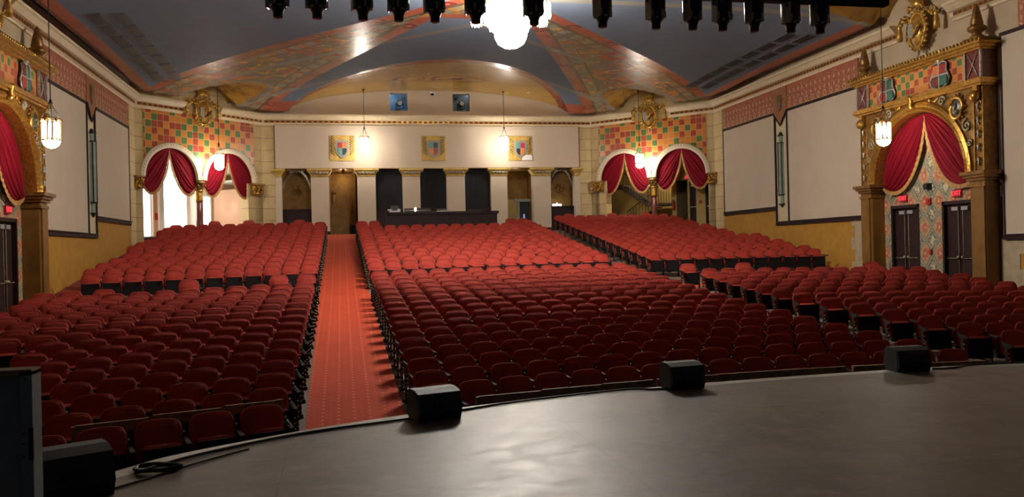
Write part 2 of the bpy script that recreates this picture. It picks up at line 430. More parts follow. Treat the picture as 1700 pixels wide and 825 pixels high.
# ---------------------------------------------------------------- walls
def rail(mb, x0, x1, z0, z1, dep=.07): mb.box(x0, x1, -dep, 0, z0, z1); mb.box(x0, x1, -dep-.03, 0, z1-.04, z1)
def side_wall(side, fr, Y):
    """Y maps world y -> local x along the wall"""
    def bx(mb, ya, yb, d0, d1, z0, z1):
        a, b = sorted((Y(ya), Y(yb))); mb.box(a, b, d0, d1, z0, z1)
    # shell, with a gap for the portal recess doors
    mb = MB(); bx(mb, 26, YC+.3, 0, .5, -3.5, HTOP); bx(mb, -2, 20.1, 0, .5, -4, HTOP); bx(mb, 20.1, 26, 0, .5, 4.1, HTOP)
    struct('wall_'+side, mb, M_plaster, fr)
    # ochre dado with quoins
    mb = MB(); bx(mb, 26.9, 37.1, -.02, 0, -2, 1.6); bx(mb, 0, 19.5, -.02, 0, -3.6, 0)
    struct('trim_ochre_dado_'+side, mb, M_ochre, fr)
    mb = MB()
    for k in range(9):
        z = 1.0-.42*k
        bx(mb, 26.0, 26.85 if k % 2 else 27.05, -.04, 0, z-.42, z)
        bx(mb, 20.1, 19.45 if k % 2 else 19.2, -.04, 0, z-1.0-.42, z-1.0)
    struct('trim_quoins_'+side, mb, M_quoin, fr)
    mb = MB(); bx(mb, 37.1, YC+.05, -.08, 0, -.5, 6.4)
    struct('trim_stone_strip_'+side, mb, M_stone, fr)
    # fabric panels
    nm = 'left' if side == 'left' else 'right'
    def panel(ya, yb, z0, z1, lab):
        t = thing('wall_panel', lab, 'wall panel', fr.w(Y(ya), 0, 0), fr.a, 'fabric acoustic wall panels')
        off = Y(ya)
        f = MB()
        a, b = sorted((Y(ya)-off, Y(yb)-off))
        f.box(a, b, -.05, 0, z0, z1); build('fabric', f, M_fabric, t)
        e = MB(); e.box(a-.05, a, -.07, 0, z0, z1); e.box(b, b+.05, -.07, 0, z0, z1); e.box(a-.05, b+.05, -.08, 0, z1, z1+.10)
        build('frame', e, M_dkwood, t)
        r = MB(); rail(r, a-.05, b+.05, z0-.16, z0, .10); build('bottom_rail', r, M_dkwood, t)
    panel(26.15, 31.2, .92, 5.34, f'cream fabric wall panel on the {nm} wall, nearer the portal, with dark low rail')
    panel(32.25, 37.05, 1.55, 5.34, f'cream fabric wall panel on the {nm} wall at the back corner, with higher dark rail')
    panel(8.0, 19.9, .12, 5.5, f'cream fabric wall panel on the {nm} wall on the stage side of the portal')
    # central strip with the sconce
    mb = MB(); bx(mb, 31.25, 32.2, -.03, 0, .8, 5.5); struct('trim_pilaster_strip_'+side, mb, M_cream, fr)
    mb = MB(); bx(mb, 31.2, 31.27, -.09, 0, .76, 5.3); bx(mb, 32.17, 32.25, -.09, 0, .76, 5.3); bx(mb, 31.2, 32.25, -.09, 0, .76, .92)
    struct('trim_sconce_frame_'+side, mb, M_dkwood, fr)
    t = thing('wall_sconce', f'tall unlit green glass wall sconce in dark metal on the {nm} wall', 'wall lamp', fr.w(Y(31.72), 0, 0), fr.a, 'tall glass wall sconces')
    g = MB(); g.prism([(-.13,0),(-.13,-.14),(.0,-.22),(.13,-.14),(.13,0)], 2.0, 4.1, 'z'); build('glass_shade', g, M_glassg, t)
    g = MB(); g.prism([(-.09,0),(-.09,-.10),(0,-.16),(.09,-.10),(.09,0)], 4.1, 4.42, 'z'); build('end_glass', g, M_glassg, t)
    g = MB(); g.prism([(-.09,0),(-.09,-.10),(0,-.16),(.09,-.10),(.09,0)], 1.62, 2.0, 'z')
    build('end_glass', g, M_glassg, t)
    f = MB()
    for xx, yy in ((-.13,-.14),(0,-.225),(.13,-.14)): f.box(xx-.015, xx+.015, yy-.015, yy+.015, 1.95, 4.15)
    for z in (1.6, 1.98, 4.1, 4.4): f.prism([(-.15,0),(-.15,-.15),(0,-.24),(.15,-.15),(.15,0)], z, z+.04, 'z')
    f.lathe([(.02,-.12),(.05,-.06),(.09,0)], 10, (0,-.08,1.6)); f.lathe([(.09,0),(.06,.1),(.01,.14)], 10, (0,-.08,4.44))
    build('metal_frame', f, M_iron, t)
    # frieze and its pendant point
    mb = MB(); bx(mb, 26.4, 36.9, -.06, 0, 5.42, 6.4); bx(mb, 0, 19.3, -.06, 0, 5.62, 6.4)
    struct('trim_frieze_'+side, mb, M_frieze, fr)
    mb = MB(); c = Y(31.72); mb.prism([(c-.52,5.42),(c-.52,6.36),(c+.52,6.36),(c+.52,5.42),(c,4.88)], -.10, 0, 'y')
    e = mb; struct('trim_frieze_pendant_'+side, e, mat('frieze_pendant_'+side, (.33,.14,.05), .7, c2=(.26,.1,.04), scale=8), fr)
    mb = MB(); mb.tube([(c-.54,-.1,5.40),(c,-.1,4.83),(c+.54,-.1,5.40)], .035, 6); struct('trim_pendant_edge_'+side, mb, M_dkwood, fr)
    t = thing('painted_shield', f'small quartered green and blue shield on the {nm} frieze point', 'shield', fr.w(c, -.1, 5.75), fr.a)
    qs = [(-.13,0,0,.28,M_green),(0,.13,0,.28,M_golddk),(-.13,0,-.25,0,M_red),(0,.13,-.25,0,mat('slate_'+side,(.12,.17,.2),.5))]
    q = MB(); q.prism([(-.17,.32),(-.17,-.12),(0,-.34),(.17,-.12),(.17,.32)], -.03, 0, 'y'); build('shield_back', q, M_golddk, t)
    for a, b, c0, c1, mm in qs:
        q = MB(); q.box(a, b, -.045, -.03, c0, c1); build('quarter', q, mm, t)
side_wall('left', FL, lambda y: y)
side_wall('right', FR, lambda y: YC-y)

# back wall: pieces round the two booth openings
mb = MB()
def B(x0, x1, z0, z1, y0=0, y1=.4): mb.box(x0, x1, y0, y1, z0, z1)
B(-1, 17.8, 6.3, 7.18); B(-1, 6.29, 7.18, 8.08); B(7.18, 9.48, 7.18, 8.08); B(10.36, 17.8, 7.18, 8.08); B(-1, 17.8, 8.08, 9)
struct('wall_back', mb, M_fabric, FB)
mb = MB(); B(0, .62, .5, 6.5, -.02); B(16.1, 16.76, .5, 6.5, -.02); struct('trim_back_stone_ends', mb, M_stone, FB)
mb = MB(); B(.62, 16.1, 4.27, 6.4, -.14, .4); struct('wall_header_panel', mb, M_fabric, FB)
mb = MB(); B(.6, .64, 4.2, 6.4, -.16, 0); B(16.08, 16.12, 4.2, 6.4, -.16, 0); B(.62, 16.1, 4.235, 4.27, -.16, .4); struct('trim_header_edge', mb, M_golddk, FB)
# pillars with gilded capitals
PC = [(2.32,3.19),(4.58,5.48),(6.83,7.71),(9.07,10.0),(11.35,12.21),(13.58,14.52)]
posn = ['leftmost', 'second from the left', 'third from the left', 'fourth from the left', 'fifth from the left', 'rightmost']
def capital(t, a, b, loc0):
    g = MB(); cx = (a+b)/2-loc0; hw = (b-a)/2
    prof = [(0,3.84),(.02,3.86),(.02,3.90),(.0,3.92),(.04,4.0),(.12,4.10),(.17,4.16),(.17,4.235)]
    for (e0, z0), (e1, z1) in zip(prof, prof[1:]):
        if z1-z0 < .001: continue
        g.v += [(cx-hw-e0,-.14-e0,z0),(cx+hw+e0,-.14-e0,z0),(cx+hw+e0,.38,z0),(cx-hw-e0,.38,z0),(cx-hw-e1,-.14-e1,z1),(cx+hw+e1,-.14-e1,z1),(cx+hw+e1,.38,z1),(cx-hw-e1,.38,z1)]
        k = len(g.v)-8
        for q in ((0,3,2,1),(4,5,6,7),(0,1,5,4),(1,2,6,5),(2,3,7,6),(3,0,4,7)): g.F(*[k+i for i in q])
    for sgn in (-1, 1): g.lathe([(.001,-.03),(.08,-.03),(.08,.03),(.001,.03)], 12, (cx+sgn*(hw+.10), -.14, 4.13))
    build('capital', g, M_gilt, t)
    o = MB()
    if hw > .3:
        for k in range(5):
            xx = cx+(k-2)*hw*.38
            o.tube([(xx-.08,-.22,3.99),(xx-.04,-.24,4.07),(xx+.04,-.24,3.99),(xx+.08,-.25,4.07)], .024, 5); o.ball((xx,-.23,4.03), .05, 8, 1, .5, 1)
        build('leaf_ornament', o, M_silver, t)
for i, (a, b) in enumerate(PC):
    cx = (a+b)/2
    t = thing('pillar', f'square cream pillar with gilded capital, {posn[i]} of the back colonnade', 'pillar', FB.w(cx, 0, 0), 0, 'pillars of the back colonnade')
    s = MB(); s.box(a-cx, b-cx, -.12, .38, 1.12, 3.86); build('shaft', s, M_fabric, t)
    s = MB(); s.box(a-cx-.03, b-cx+.03, -.15, .4, .5, 1.14); build('base', s, M_dkwood, t)
    capital(t, a, b, cx)
for a, b, nm in ((.62,.92,'left'),(15.83,16.1,'right')):
    t = thing('pillar', f'half pillar with gilded capital at the {nm} end of the back colonnade', 'pillar', FB.w(a, 0, 0), 0, 'pillars of the back colonnade')
    s = MB(); s.box(0, b-a, -.12, .38, .5, 3.86); build('shaft', s, M_fabric, t); capital(t, a, b, a)
# behind the colonnade
mb = MB(); B(-.5, 5.1, .5, 4.6, 2.2, 2.4); B(11.8, 17.2, .5, 4.6, 2.9, 3.1); B(3.15, 3.25, .5, 4.6, .38, 2.2); B(4.6, 4.75, .5, 4.6, .38, 2.2); B(13.9, 14.1, .5, 4.6, .38, 3.0); B(11.8, 11.9, .5, 4.6, .38, 3.0)
struct('wall_gallery', mb, M_lobby, FB)
mb = MB(); B(-1, 17.8, 4.3, 4.5, .3, 3.2); struct('ceiling_gallery', mb, M_lobby, FB)
mb = MB()
for k, (a, b) in enumerate(((5.40,6.90),(7.63,9.15),(9.92,11.42))):
    t = thing('window_board', f'dark grey curtained bay {["left", "in the middle", "right"][k]} behind the mixing desk', 'curtain panel', FB.w((a+b)/2, 0, 0), 0, 'dark bays of the back colonnade')
    h = (b-a)/2
    s = MB(); s.grid(lambda u, v: (-h+2*h*u, .22+.004*sin(u*34), 2.2+2.05*v), 60, 2); build('curtain', s, M_greywall, t)
    s = MB(); s.box(-h, h, .12, .34, .6, 2.18); s.box(-h, h, .08, .34, 2.14, 2.24)
    for q in range(2): s.box(-h+.12+q*h, -h+.1+(q+.85)*h, .09, .12, 1.2, 2.0)
    build('wainscot', s, M_dkwood, t)
for a, b, nm in ((.92,2.34,'left'),(14.5,15.85,'right')):
    c = (a+b)/2; h = (b-a)/2
    t = thing('gallery_bay', f'gilded gallery bay with dark wainscot and lattice swag at the {nm} end', 'bay', FB.w(c, 0, 0), 0)
    s = MB(); s.box(-h, h, .9, .98, 2.2, 4.27); build('gilded_panel', s, M_lobby, t)
    s = MB(); s.box(-h, h, .2, .9, .6, 2.22); s.box(-h, h, .14, .9, 2.2, 2.27); s.box(-h+.15, h-.15, .17, .2, 1.2, 2.05); build('wainscot', s, M_dkwood, t)
    s = MB()
    for sg in (-1, 1):
        for k in range(5):
            s.tube([(sg*(.05+.05*k), .3, 4.22), (sg*(.28+.05*k), .3, 4.05-.04*k), (sg*(h-.16+.02*k), .3, 3.72-.09*k), (sg*(h-.05), .3, 3.5-.05*k)], .02, 5)
    for k in range(5): s.ball((-.3+.15*k, .3, 4.16), .06, 8)
    build('lattice_swag', s, M_silver, t)
    s = MB(); s.lathe([(.02,-.2),(.05,-.1),(.03,0),(.1,.02),(.12,.22),(.05,.26)], 10, (0,.8,3.2)); 
    for sg in (-1, 1): s.tube([(0,.8,3.1),(sg*.12,.75,3.0),(sg*.2,.72,3.15)], .015, 5); s.lathe([(.03,0),(.05,.06),(.03,.14)], 8, (sg*.2,.72,3.15))
    build('wall_bracket', s, M_golddk, t)
s = MB(); s.lathe([(.001,0),(.03,.0),(.04,.08),(.02,.15),(.001,.16)], 10)
o = build('table_lamp', s, M_small, None, FB.w(14.95, .35, 2.28), 0, 'small bright lamp glowing on the dark ledge of the right gallery bay', 'lamp')
s2 = MB(); [s2.lathe([(.03,0),(.05,.05),(.03,.1)], 8, (dx,0,0)) for dx in (-.12,.12,-.2,.2)]
build('lamp_shade', s2, M_small, o)
# aisle entrance door + fittings in the second bay
t = thing('entrance_panel', 'gold brown panelled door at the end of the left centre aisle', 'door', FB.w(3.9, 2.1, 0), 0)
s = MB(); s.box(-.66, .62, -.04, .02, .94, 4.2); build('door_leaf', s, M_lobby, t)
s = MB(); s.box(.28, .62, -.1, -.04, 1.0, 1.5); build('low_box', s, M_black, t)
s = MB(); s.box(.38, .46, -.08, -.04, 2.2, 2.6); build('switch_plate', s, M_golddk, t)
s = MB(); s.box(-.55, -.45, -.2, -.04, 2.7, 3.1); s.ball((-.5,-.18,3.2), .1, 8); build('wall_bracket', s, M_golddk, t)
for k, (xx, nm) in enumerate(((3.35,'left'),(3.9,'middle'),(4.45,'right'))):
    s = MB(); s.lathe([(.001,-.28),(.05,-.22),(.09,-.12),(.05,-.05),(.1,0)], 8)
    build('ceiling_bracket', s, M_golddk, None, FB.w(xx, .5, 4.3), 0, f'{nm} carved drop hanging in the opening above the aisle door', 'bracket')
# doorway in the sixth bay
t = thing('passage_doorway', 'dark open doorway with blue light behind the right colonnade', 'doorway', FB.w(13.1, 2.2, 0), 0)
s = MB(); s.box(-.9, .1, -.05, .05, .9, 2.75); build('yellow_wall_panel', s, M_hall, t)
s = MB(); s.box(.1, .2, -.1, .1, .9, 2.75); s.box(.8, .9, -.1, .1, .9, 2.75); s.box(-.1, .9, -.12, .1, 2.62, 2.78); build('door_frame', s, M_greydoor, t)
s = MB(); s.box(.2, .8, .04, .06, .9, 2.62); build('dark_opening', s, M_black, t)
s = MB(); s.box(.42, .50, .0, .03, 1.0, 1.95); build('blue_lit_slot', s, emit('blue_slot', (.4,.6,1), .5, (.2,.3,.5)), t)
# booth rooms + follow spots
for a, b, nm, k in ((6.29,7.18,'left',0),(9.48,10.36,'right',1)):
    c = (a+b)/2; h = (b-a)/2
    mb = MB(); mb.box(c-1.1, c+1.1, 2.3, 2.4, 6.9, 8.9); mb.box(c-1.1, c-1.0, .4, 2.3, 6.9, 8.9); mb.box(c+1.0, c+1.1, .4, 2.3, 6.9, 8.9); mb.box(c-1.1, c+1.1, .4, 2.3, 6.9, 7.0); mb.box(c-1.1, c+1.1, .4, 2.3, 8.9, 9.0)
    struct(f'wall_booth_{nm}', mb, M_booth if k == 0 else M_greydoor, FB)
    t = thing('follow_spot', f'black follow spot standing in the {nm} projection opening', 'spotlight', FB.w(c+.08, .7, 7.0), 0, 'follow spots in the projection booth')
    s = MB(); s.smooth = True
    s.tube([(0,-.45,.62),(0,-.1,.64),(0,.55,.7)], lambda q: .15-.02*q, 14); build('barrel', s, M_blackmetal, t)
    s = MB(); s.tube([(0,-.47,.62),(0,-.44,.62)], .12, 14); build('lens', s, mat('lens_glass'+nm, (.5,.55,.6), .08), t)
    s = MB(); s.tube([(.18,-.05,.4),(.18,-.05,.68)], .02, 6); s.tube([(-.18,-.05,.4),(-.18,-.05,.68)], .02, 6); s.tube([(-.18,-.05,.4),(.18,-.05,.4)], .02, 6); s.tube([(0,-.05,.0),(0,-.05,.4)], .03, 6); s.box(-.25,.05,-.2,.2,0,.35)
    build('yoke_stand', s, M_blackmetal, t)
    s = MB(); s.tube([(.2 if k==0 else -.25,-.2,.95),(.2 if k==0 else -.25,.1,.97)], .09, 10); s.tube([(.2 if k==0 else -.25,0,.95),(.1,0,.6)], .015, 5); build('side_lamp', s, M_blackmetal, t)
t = thing('dome_camera', 'small white dome camera under the gold arch between the booth openings', 'security camera', FB.w(8.42, -.25, 8.02), 0)
s = MB(); s.lathe([(.12,0),(.13,.05),(.1,.12)], 14); build('housing', s, M_white, t)
s = MB(); s.lathe([(.001,-.1),(.06,-.08),(.09,-.03),(.1,0)], 14); build('dome', s, M_blackmetal, t)

# ---------------------------------------------------------------- cornice all round, broken at the crests
PROF = [(0,6.40),(-.06,6.40),(-.08,6.47),(-.13,6.50),(-.14,6.64),(-.22,6.66),(-.34,6.80),(-.40,6.83),(-.40,6.90),(0,6.90)]
def cornice(name, fr, a, b, ma=0, mb_=0, dent=.26):
    """ma/mb: mitre slope at each end"""
    g = MB(); g.mi = 0
    for i, (x, mt) in enumerate(((a, ma), (b, mb_))):
        for d, z in PROF: g.V(x + mt*d, d, z)
    n = len(PROF)
    for i in range(n-1): g.F(i, i+1, n+i+1, n+i)
    g.F(*range(n)); g.F(*[n+i for i in reversed(range(n))])
    k = int((b-a-.1)/dent)
    for i in range(k):
        x = a+.12+(i+.25)*(b-a-.15)/k
        g.mi = 2; g.box(x-.02, x+dent*.98-.02, -.146, -.135, 6.515, 6.635)
        g.mi = 1; g.box(x, x+dent*.6, -.152, -.14, 6.53, 6.62)
    struct(name, g, [M_cream, mat('dentil_brown', (.12,.025,.012), .5), M_gold], fr)
t1 = math.tan(abs(SLf.a)/2); t2 = math.tan((pi/2-abs(SLf.a))/2)
cornice('trim_cornice_back', FB, 0, FB.len, -t1, t1)
cornice('trim_cornice_left_splay_outer', SLf, 0, 2.45, -t2, 0); cornice('trim_cornice_left_splay_inner', SLf, 4.35, SL_LEN, 0, t1)
cornice('trim_cornice_right_splay_inner', SRf, 0, SL_LEN-4.35, -t1, 0); cornice('trim_cornice_right_splay_outer', SRf, SL_LEN-2.45, SL_LEN, 0, t2)
cornice('trim_cornice_left', FL, 24.15, YC, 0, t2, .2); cornice('trim_cornice_left_front', FL, 6, 21.75, 0, 0, .2)
cornice('trim_cornice_right', FR, 0, YC-24.15, -t2, 0, .2); cornice('trim_cornice_right_front', FR, YC-21.75, YC-6, 0, 0, .2)

# ---------------------------------------------------------------- ceiling
def dist_b(X, y): 
    dS = WS-X; dB = YB-y; dP = ((WS-X)*5.06+(YC-y)*4.78)/6.96
    return dS, dB, dP
def smin(a, b, k=5.):
    h = max(k-abs(a-b), 0)/k; return min(a, b)-h*h*k*.25
def ceil_h(x, y):
    X = abs(x-X0); dS, dB, dP = dist_b(X, y); d0 = min(dS, dB, dP); d = smin(smin(dS, dB), dP)
    dome = 7.02+.55*(1-exp(-max(d, 0)/2.5))
    lb = -9.; ls = -9.
    dm = lambda d_: 7.02+.55*(1-exp(-max(d_, 0)/2.5))
    add = 0.
    yg = 33+.19*X*X; lb = y-yg
    if lb > 0 and X < 7.25:
        tt = min(1, lb/max(YB-yg, .2)); add = max(add, (7.5*(1-tt)+(6.95+1.27*sqrt(1-(X/7.25)**2))*tt)-dome)
    s = ((WS-X)*4.78-(YC-y)*5.06)/6.96                    # along the splay from its outer corner
    def lun(q, p, pm, rise):
        if abs(q) >= 1: return -(abs(q)-1)*1.6-max(0, p)*0-.02, 0
        pg = pm*sqrt(1-q*q); l = pg-p
        if l < 0: return l*max(.45, sqrt(1-q*q)), 0
        tt = 1-max(p, 0)/pg; base = dm(pg)
        return l, max(0, base*(1-tt)+(6.95+rise*sqrt(1-q*q))*tt-dome)
    l1_, a1_ = lun((s-3.42)/1.6, dP, 4.0, 1.0); l2_, a2_ = lun((y-NY)/1.9, dS, 4.0, 1.1)
    ls = max(l1_, l2_); add = max(add, a1_, a2_)
    h = dome+add
    if d0 < .46 and max(lb, ls) <= 0: h += .42
    return h, lb, ls, d0
RES = .13
nx = int((2*WS+.6)/RES); ny = int((YB+.35-6)/RES)
mb = MB(); LB = []; LS = []; DD = []
gh = [[ceil_h(X0-WS-.3+i*RES, 6+j*RES) for j in range(ny+1)] for i in range(nx+1)]
for i in range(nx+1):
    for j in range(ny+1):
        h, lb, ls, d0 = gh[i][j]
        mb.V(X0-WS-.3+i*RES, 6+j*RES, h)
        def sd(k):
            a = gh[min(i+1,nx)][j][k]-gh[max(i-1,0)][j][k]; b = gh[i][min(j+1,ny)][k]-gh[i][max(j-1,0)][k]
            g = hypot(a, b)/(2*RES); return max(-5, min(5, gh[i][j][k]/max(g, .3)))
        LB.append(sd(1)); LS.append(sd(2)); DD.append(d0)
mb.smooth = True
for i in range(nx):
    for j in range(ny):
        a = i*(ny+1)+j; mb.F(a, a+1, a+ny+2, a+ny+1)
def m_ceiling():
    t = NT('painted_vault'); x, y, z = t.xyz(); X = t.m('ABSOLUTE', t.m('SUBTRACT', x, X0))
    def attr(n): 
        nd = t.n('ShaderNodeAttribute', attribute_name=n); return nd.outputs['Fac']
    lb, ls, dd = attr('lb'), attr('ls'), attr('dd')
    def line(p, q):      # signed distance, positive to the right of p->q
        dx, dy = q[0]-p[0], q[1]-p[1]; l = hypot(dx, dy); nx_, ny_ = dy/l, -dx/l
        return t.m('ADD', t.m('ADD', t.m('MULTIPLY', X, nx_), t.m('MULTIPLY', y, ny_)), -(nx_*p[0]+ny_*p[1]))
    d1 = line((1.5,27.2), (8.38,43.2))                   # + : band side (larger X)
    d2 = t.m('MULTIPLY', line((2.3,26.4), (12.25,36.9)), -1)   # - ... band side positive (see below)
    d2 = line((12.25,36.9), (2.3,26.4)); 
    d2 = t.m('MULTIPLY', d2, 1)
    d3 = line((4.4,20.4), (12.3,25.1))
    blue = t.mix(t.ramp(t.noise(2, 4), .3, .7), (.125,.17,.25), (.11,.15,.222))
    # painted ornament
    n1 = t.noise(.75, 3, dist=1.8, rough=.55); n2 = t.noise(1.6, 4, dist=1.5); n3 = t.noise(.45, 3, dist=1)
    orn = t.mix(t.ramp(n1, .50, .60), (.145,.14,.095), (.46,.18,.035))
    orn = t.mix(t.ramp(n2, .60, .66), orn, (.62,.33,.06))
    orn = t.mix(t.both(t.ramp(n3, .56, .64), .8), orn, (.33,.055,.025))
    orn = t.mix(t.ramp(t.noise(3.3, 3), .62, .68), orn, (.20,.20,.15))
    def disc(cx, cy, r, asp=1.0):
        a = t.m('SUBTRACT', X, cx); b = t.m('DIVIDE', t.m('SUBTRACT', y, cy), asp)
        return t.m('SQRT', t.m('ADD', t.m('MULTIPLY', a, a), t.m('MULTIPLY', b, b)))
    dm = disc(6.35, 31.7, 1); orn = t.mix(t.lt(dm, .85), orn, t.mix(t.ramp(n2, .5, .6), (.36,.06,.035), (.5,.2,.05)))
    # long borders parallel to the band edges
    for dd_ in (d1, d2):
        orn = t.mix(t.both(t.gt(dd_, .48), t.lt(dd_, .62)), orn, (.10,.075,.04))
        k = t.both(t.both(t.gt(dd_, .62), t.lt(dd_, 1.05)), t.gt(t.m('SINE', t.m('MULTIPLY', t.m('ADD', X, y), 5.2)), .1))
        orn = t.mix(t.both(k, .7), orn, (.24,.23,.16))
        orn = t.mix(t.both(t.gt(dd_, 1.05), t.lt(dd_, 1.13)), orn, (.10,.075,.04))
    red = t.mix(t.ramp(t.noise(1.5, 3), .3, .7), (.36,.085,.045), (.30,.062,.032))
    def rosettes(c, dist):
        k = t.m('SUBTRACT', t.frac(t.m('DIVIDE', t.m('ADD', t.m('MULTIPLY', X, .5), y), 3.1)), .5); k = t.m('MULTIPLY', k, 3.1)
        r = t.m('SQRT', t.m('ADD', t.m('MULTIPLY', k, k), t.m('MULTIPLY', dist, dist)))
        c = t.mix(t.lt(r, .30), c, (.20,.02,.025)); return t.mix(t.lt(r, .1), c, (.42,.14,.06))
    red1 = rosettes(red, t.m('SUBTRACT', d1, .24)); red2 = rosettes(red, t.m('SUBTRACT', d2, .24)); redw = rosettes(red, t.m('ADD', lb, -.27))
    # compose
    side = blue
    side = t.mix(t.gt(X, 12.2), side, red)
    inband = t.both(t.gt(d1, 0), t.gt(d2, 0))
    c = t.mix(t.gt(d2, 0), side, orn)                    # band
    c = t.mix(t.both(t.gt(d2, 0), t.lt(d2, .48)), c, red2)
    c = t.mix(t.both(t.gt(d1, 0), t.both(t.lt(d1, .48), t.gt(y, 27.2))), c, red1)
    c = t.mix(t.both(t.lt(d1, 0), t.gt(y, 27.2)), c, blue); c = t.mix(t.both(t.lt(d1, 0), t.gt(y, 40.8)), c, red1)  # rear triangle
    c = t.mix(t.both(t.both(t.lt(d1, 0), t.lt(y, 27.2)), t.gt(y, 26.75)), c, red)
    # portal band
    lo = t.gt(d3, 0)
    c = t.mix(t.both(lo, t.gt(X, 2.6)), c, orn); c = t.mix(t.both(t.both(lo, t.lt(d3, .5)), t.gt(X, 2.6)), c, red)
    lo2 = t.both(lo, t.gt(X, 11.2)); c = t.mix(lo2, c, t.mix(t.ramp(n1, .4, .6), (.16,.02,.02), (.26,.05,.03)))
    gold = t.mix(t.ramp(t.noise(.6, 4, dist=1.0), .3, .7), (.52,.31,.05), (.40,.22,.03))
    dl = t.m('ABSOLUTE', t.m('SUBTRACT', disc(0, 38.3, 1, .45), 2.1))
    gold = t.mix(t.lt(dl, .12), gold, (.30,.09,.03)); gold = t.mix(t.both(t.lt(disc(0, 38.3, 1, .6), 1.0), t.gt(n2, .5)), gold, (.30,.06,.03))
    c = t.mix(t.gt(lb, 0), c, redw); c = t.mix(t.gt(lb, .55), c, gold)
    c = t.mix(t.both(t.gt(ls, -.30), t.lt(lb, 0)), c, (.22,.21,.18)); 
    gold2 = t.mix(t.ramp(n1, .42, .6), (.40,.22,.03), (.24,.11,.02))
    c = t.mix(t.gt(ls, 0), c, gold2)
    c = t.mix(t.both(t.lt(dd, .47), t.both(t.lt(lb, 0), t.lt(ls, 0))), c, (.01,.008,.007))  # wall-side slot coloured near-black, shade of the gap painted in
    bl = t.both(t.gt(c, -1), 1)
    rough = t.m('ADD', .22, t.m('MULTIPLY', n1, .08))
    isblue = t.either(t.both(t.lt(d1, 0), t.gt(y, 27.2)), t.both(t.lt(d2, 0), t.lt(d3, 0)))
    isblue = t.both(isblue, t.lt(lb, 0)); isblue = t.both(isblue, t.lt(X, 12.2))
    rough = t.m('ADD', rough, t.m('MULTIPLY', isblue, .45))
    return t.fin(c, rough)
o = struct('ceiling', mb, m_ceiling())
for nm, dat in (('lb', LB), ('ls', LS), ('dd', DD)):
    at = o.data.attributes.new(nm, 'FLOAT', 'POINT'); at.data.foreach_set('value', dat)
# vents along the side panels
ordw = ['first','second','third','fourth','fifth','sixth','seventh','eighth','ninth','tenth','eleventh','twelfth','thirteenth','fourteenth','fifteenth','sixteenth','seventeenth','eighteenth','nineteenth','twentieth']
for sg, nm in ((-1,'left'),(1,'right')):
    for r, Xv in enumerate((11.0, 11.65)):
        for k in range(7):
            yc = 35.6-k*1.33-r*.25-(1-r)*.1
            if yc < 26.7: continue
            x = X0+sg*Xv
            v = MB()
            z0 = ceil_h(x, yc-.55)[0]; z1 = ceil_h(x, yc+.55)[0]; sl = (z1-z0)/1.1; zc = (z0+z1)/2
            za = ceil_h(x-.2, yc)[0]; zb = ceil_h(x+.2, yc)[0]; sx = (zb-za)/.4
            v.box(-.2, .2, -.56, .56, -.03, .01)
            for q in range(6): v.mi = 1; v.box(-.17+q*.062, -.15+q*.062, -.52, .52, -.045, -.03)
            v.xf(lambda a, b, c: (a, b, c+a*sx+b*sl))
            build('ceiling_grille', v, [mat('grille_grey', (.075,.08,.09), .5) if k == 0 and r == 0 and sg < 0 else bpy.data.materials['grille_grey'], M_iron], None, (x, yc, zc), 0,
                  f'{ordw[k]} dark slatted ceiling grille from the back, {["inner","outer"][r]} row over the {nm} wall', 'ceiling grille', None, f'slatted ceiling grilles over the {nm} wall')

# ---------------------------------------------------------------- curtains
def swag(r, sgn, T, c1, c2, n=7, amp=.05, zc=0, nu=26, nv=56):
    """a gathered half curtain hung under an arch of radius r; sgn -1 left, +1 right. returns (cloth, fringe)"""
    def arch(u):
        a = pi/2*u; 
        if u <= .85: a = pi/2*u/.85; return (sgn*r*sin(a), r*cos(a))
        k = (u-.85)/.15; return (sgn*(r+(T[0]-r)*k), T[1]*k)
    P0 = (0, r*.985); P1 = (sgn*c1[0]*r, r*c1[1]); P2 = (sgn*c2[0]*r, r*c2[1]); P3 = (sgn*T[0], T[1])
    def deep(u):
        a = 1-u; return tuple(a*a*a*p+3*a*a*u*q+3*a*u*u*s_+u*u*u*w_ for p, q, s_, w_ in zip(P0, P1, P2, P3))
    c = MB()
    def f(u, v):
        uu = u; A = arch(uu); D = deep(uu); x = A[0]*(1-v)+D[0]*v; z = A[1]*(1-v)+D[1]*v
        env = min(1, uu*3.2)*(1-.45*uu)
        y = -amp*env*(.6*sin(v*n*2*pi+1.3*sin(v*9+u*2))+.4*sin(v*n*3.3*pi+u*5))-amp*1.8*sin(pi*min(v,.96))*env-.02
        return (x, y, z+zc)
    c.grid(f, nu, nv)
    fr = MB(); 
    def g(u, v):
        D = deep(u); D2 = deep(min(u+.01, 1)) if u < .99 else deep(u); D1 = deep(max(u-.01, 0))
        tx, tz = D2[0]-D1[0], D2[1]-D1[1]; l = hypot(tx, tz) or 1
        ox, oz = -tz/l*sgn*-1, tx/l*sgn*-1
        return (D[0]+ox*v*.09*r**.5*min(1, u*5), -.03-.01*sin(u*120), D[1]+zc+oz*v*.09*r**.5*min(1, u*5))
    fr.grid(g, 90, 2)
    return c, fr

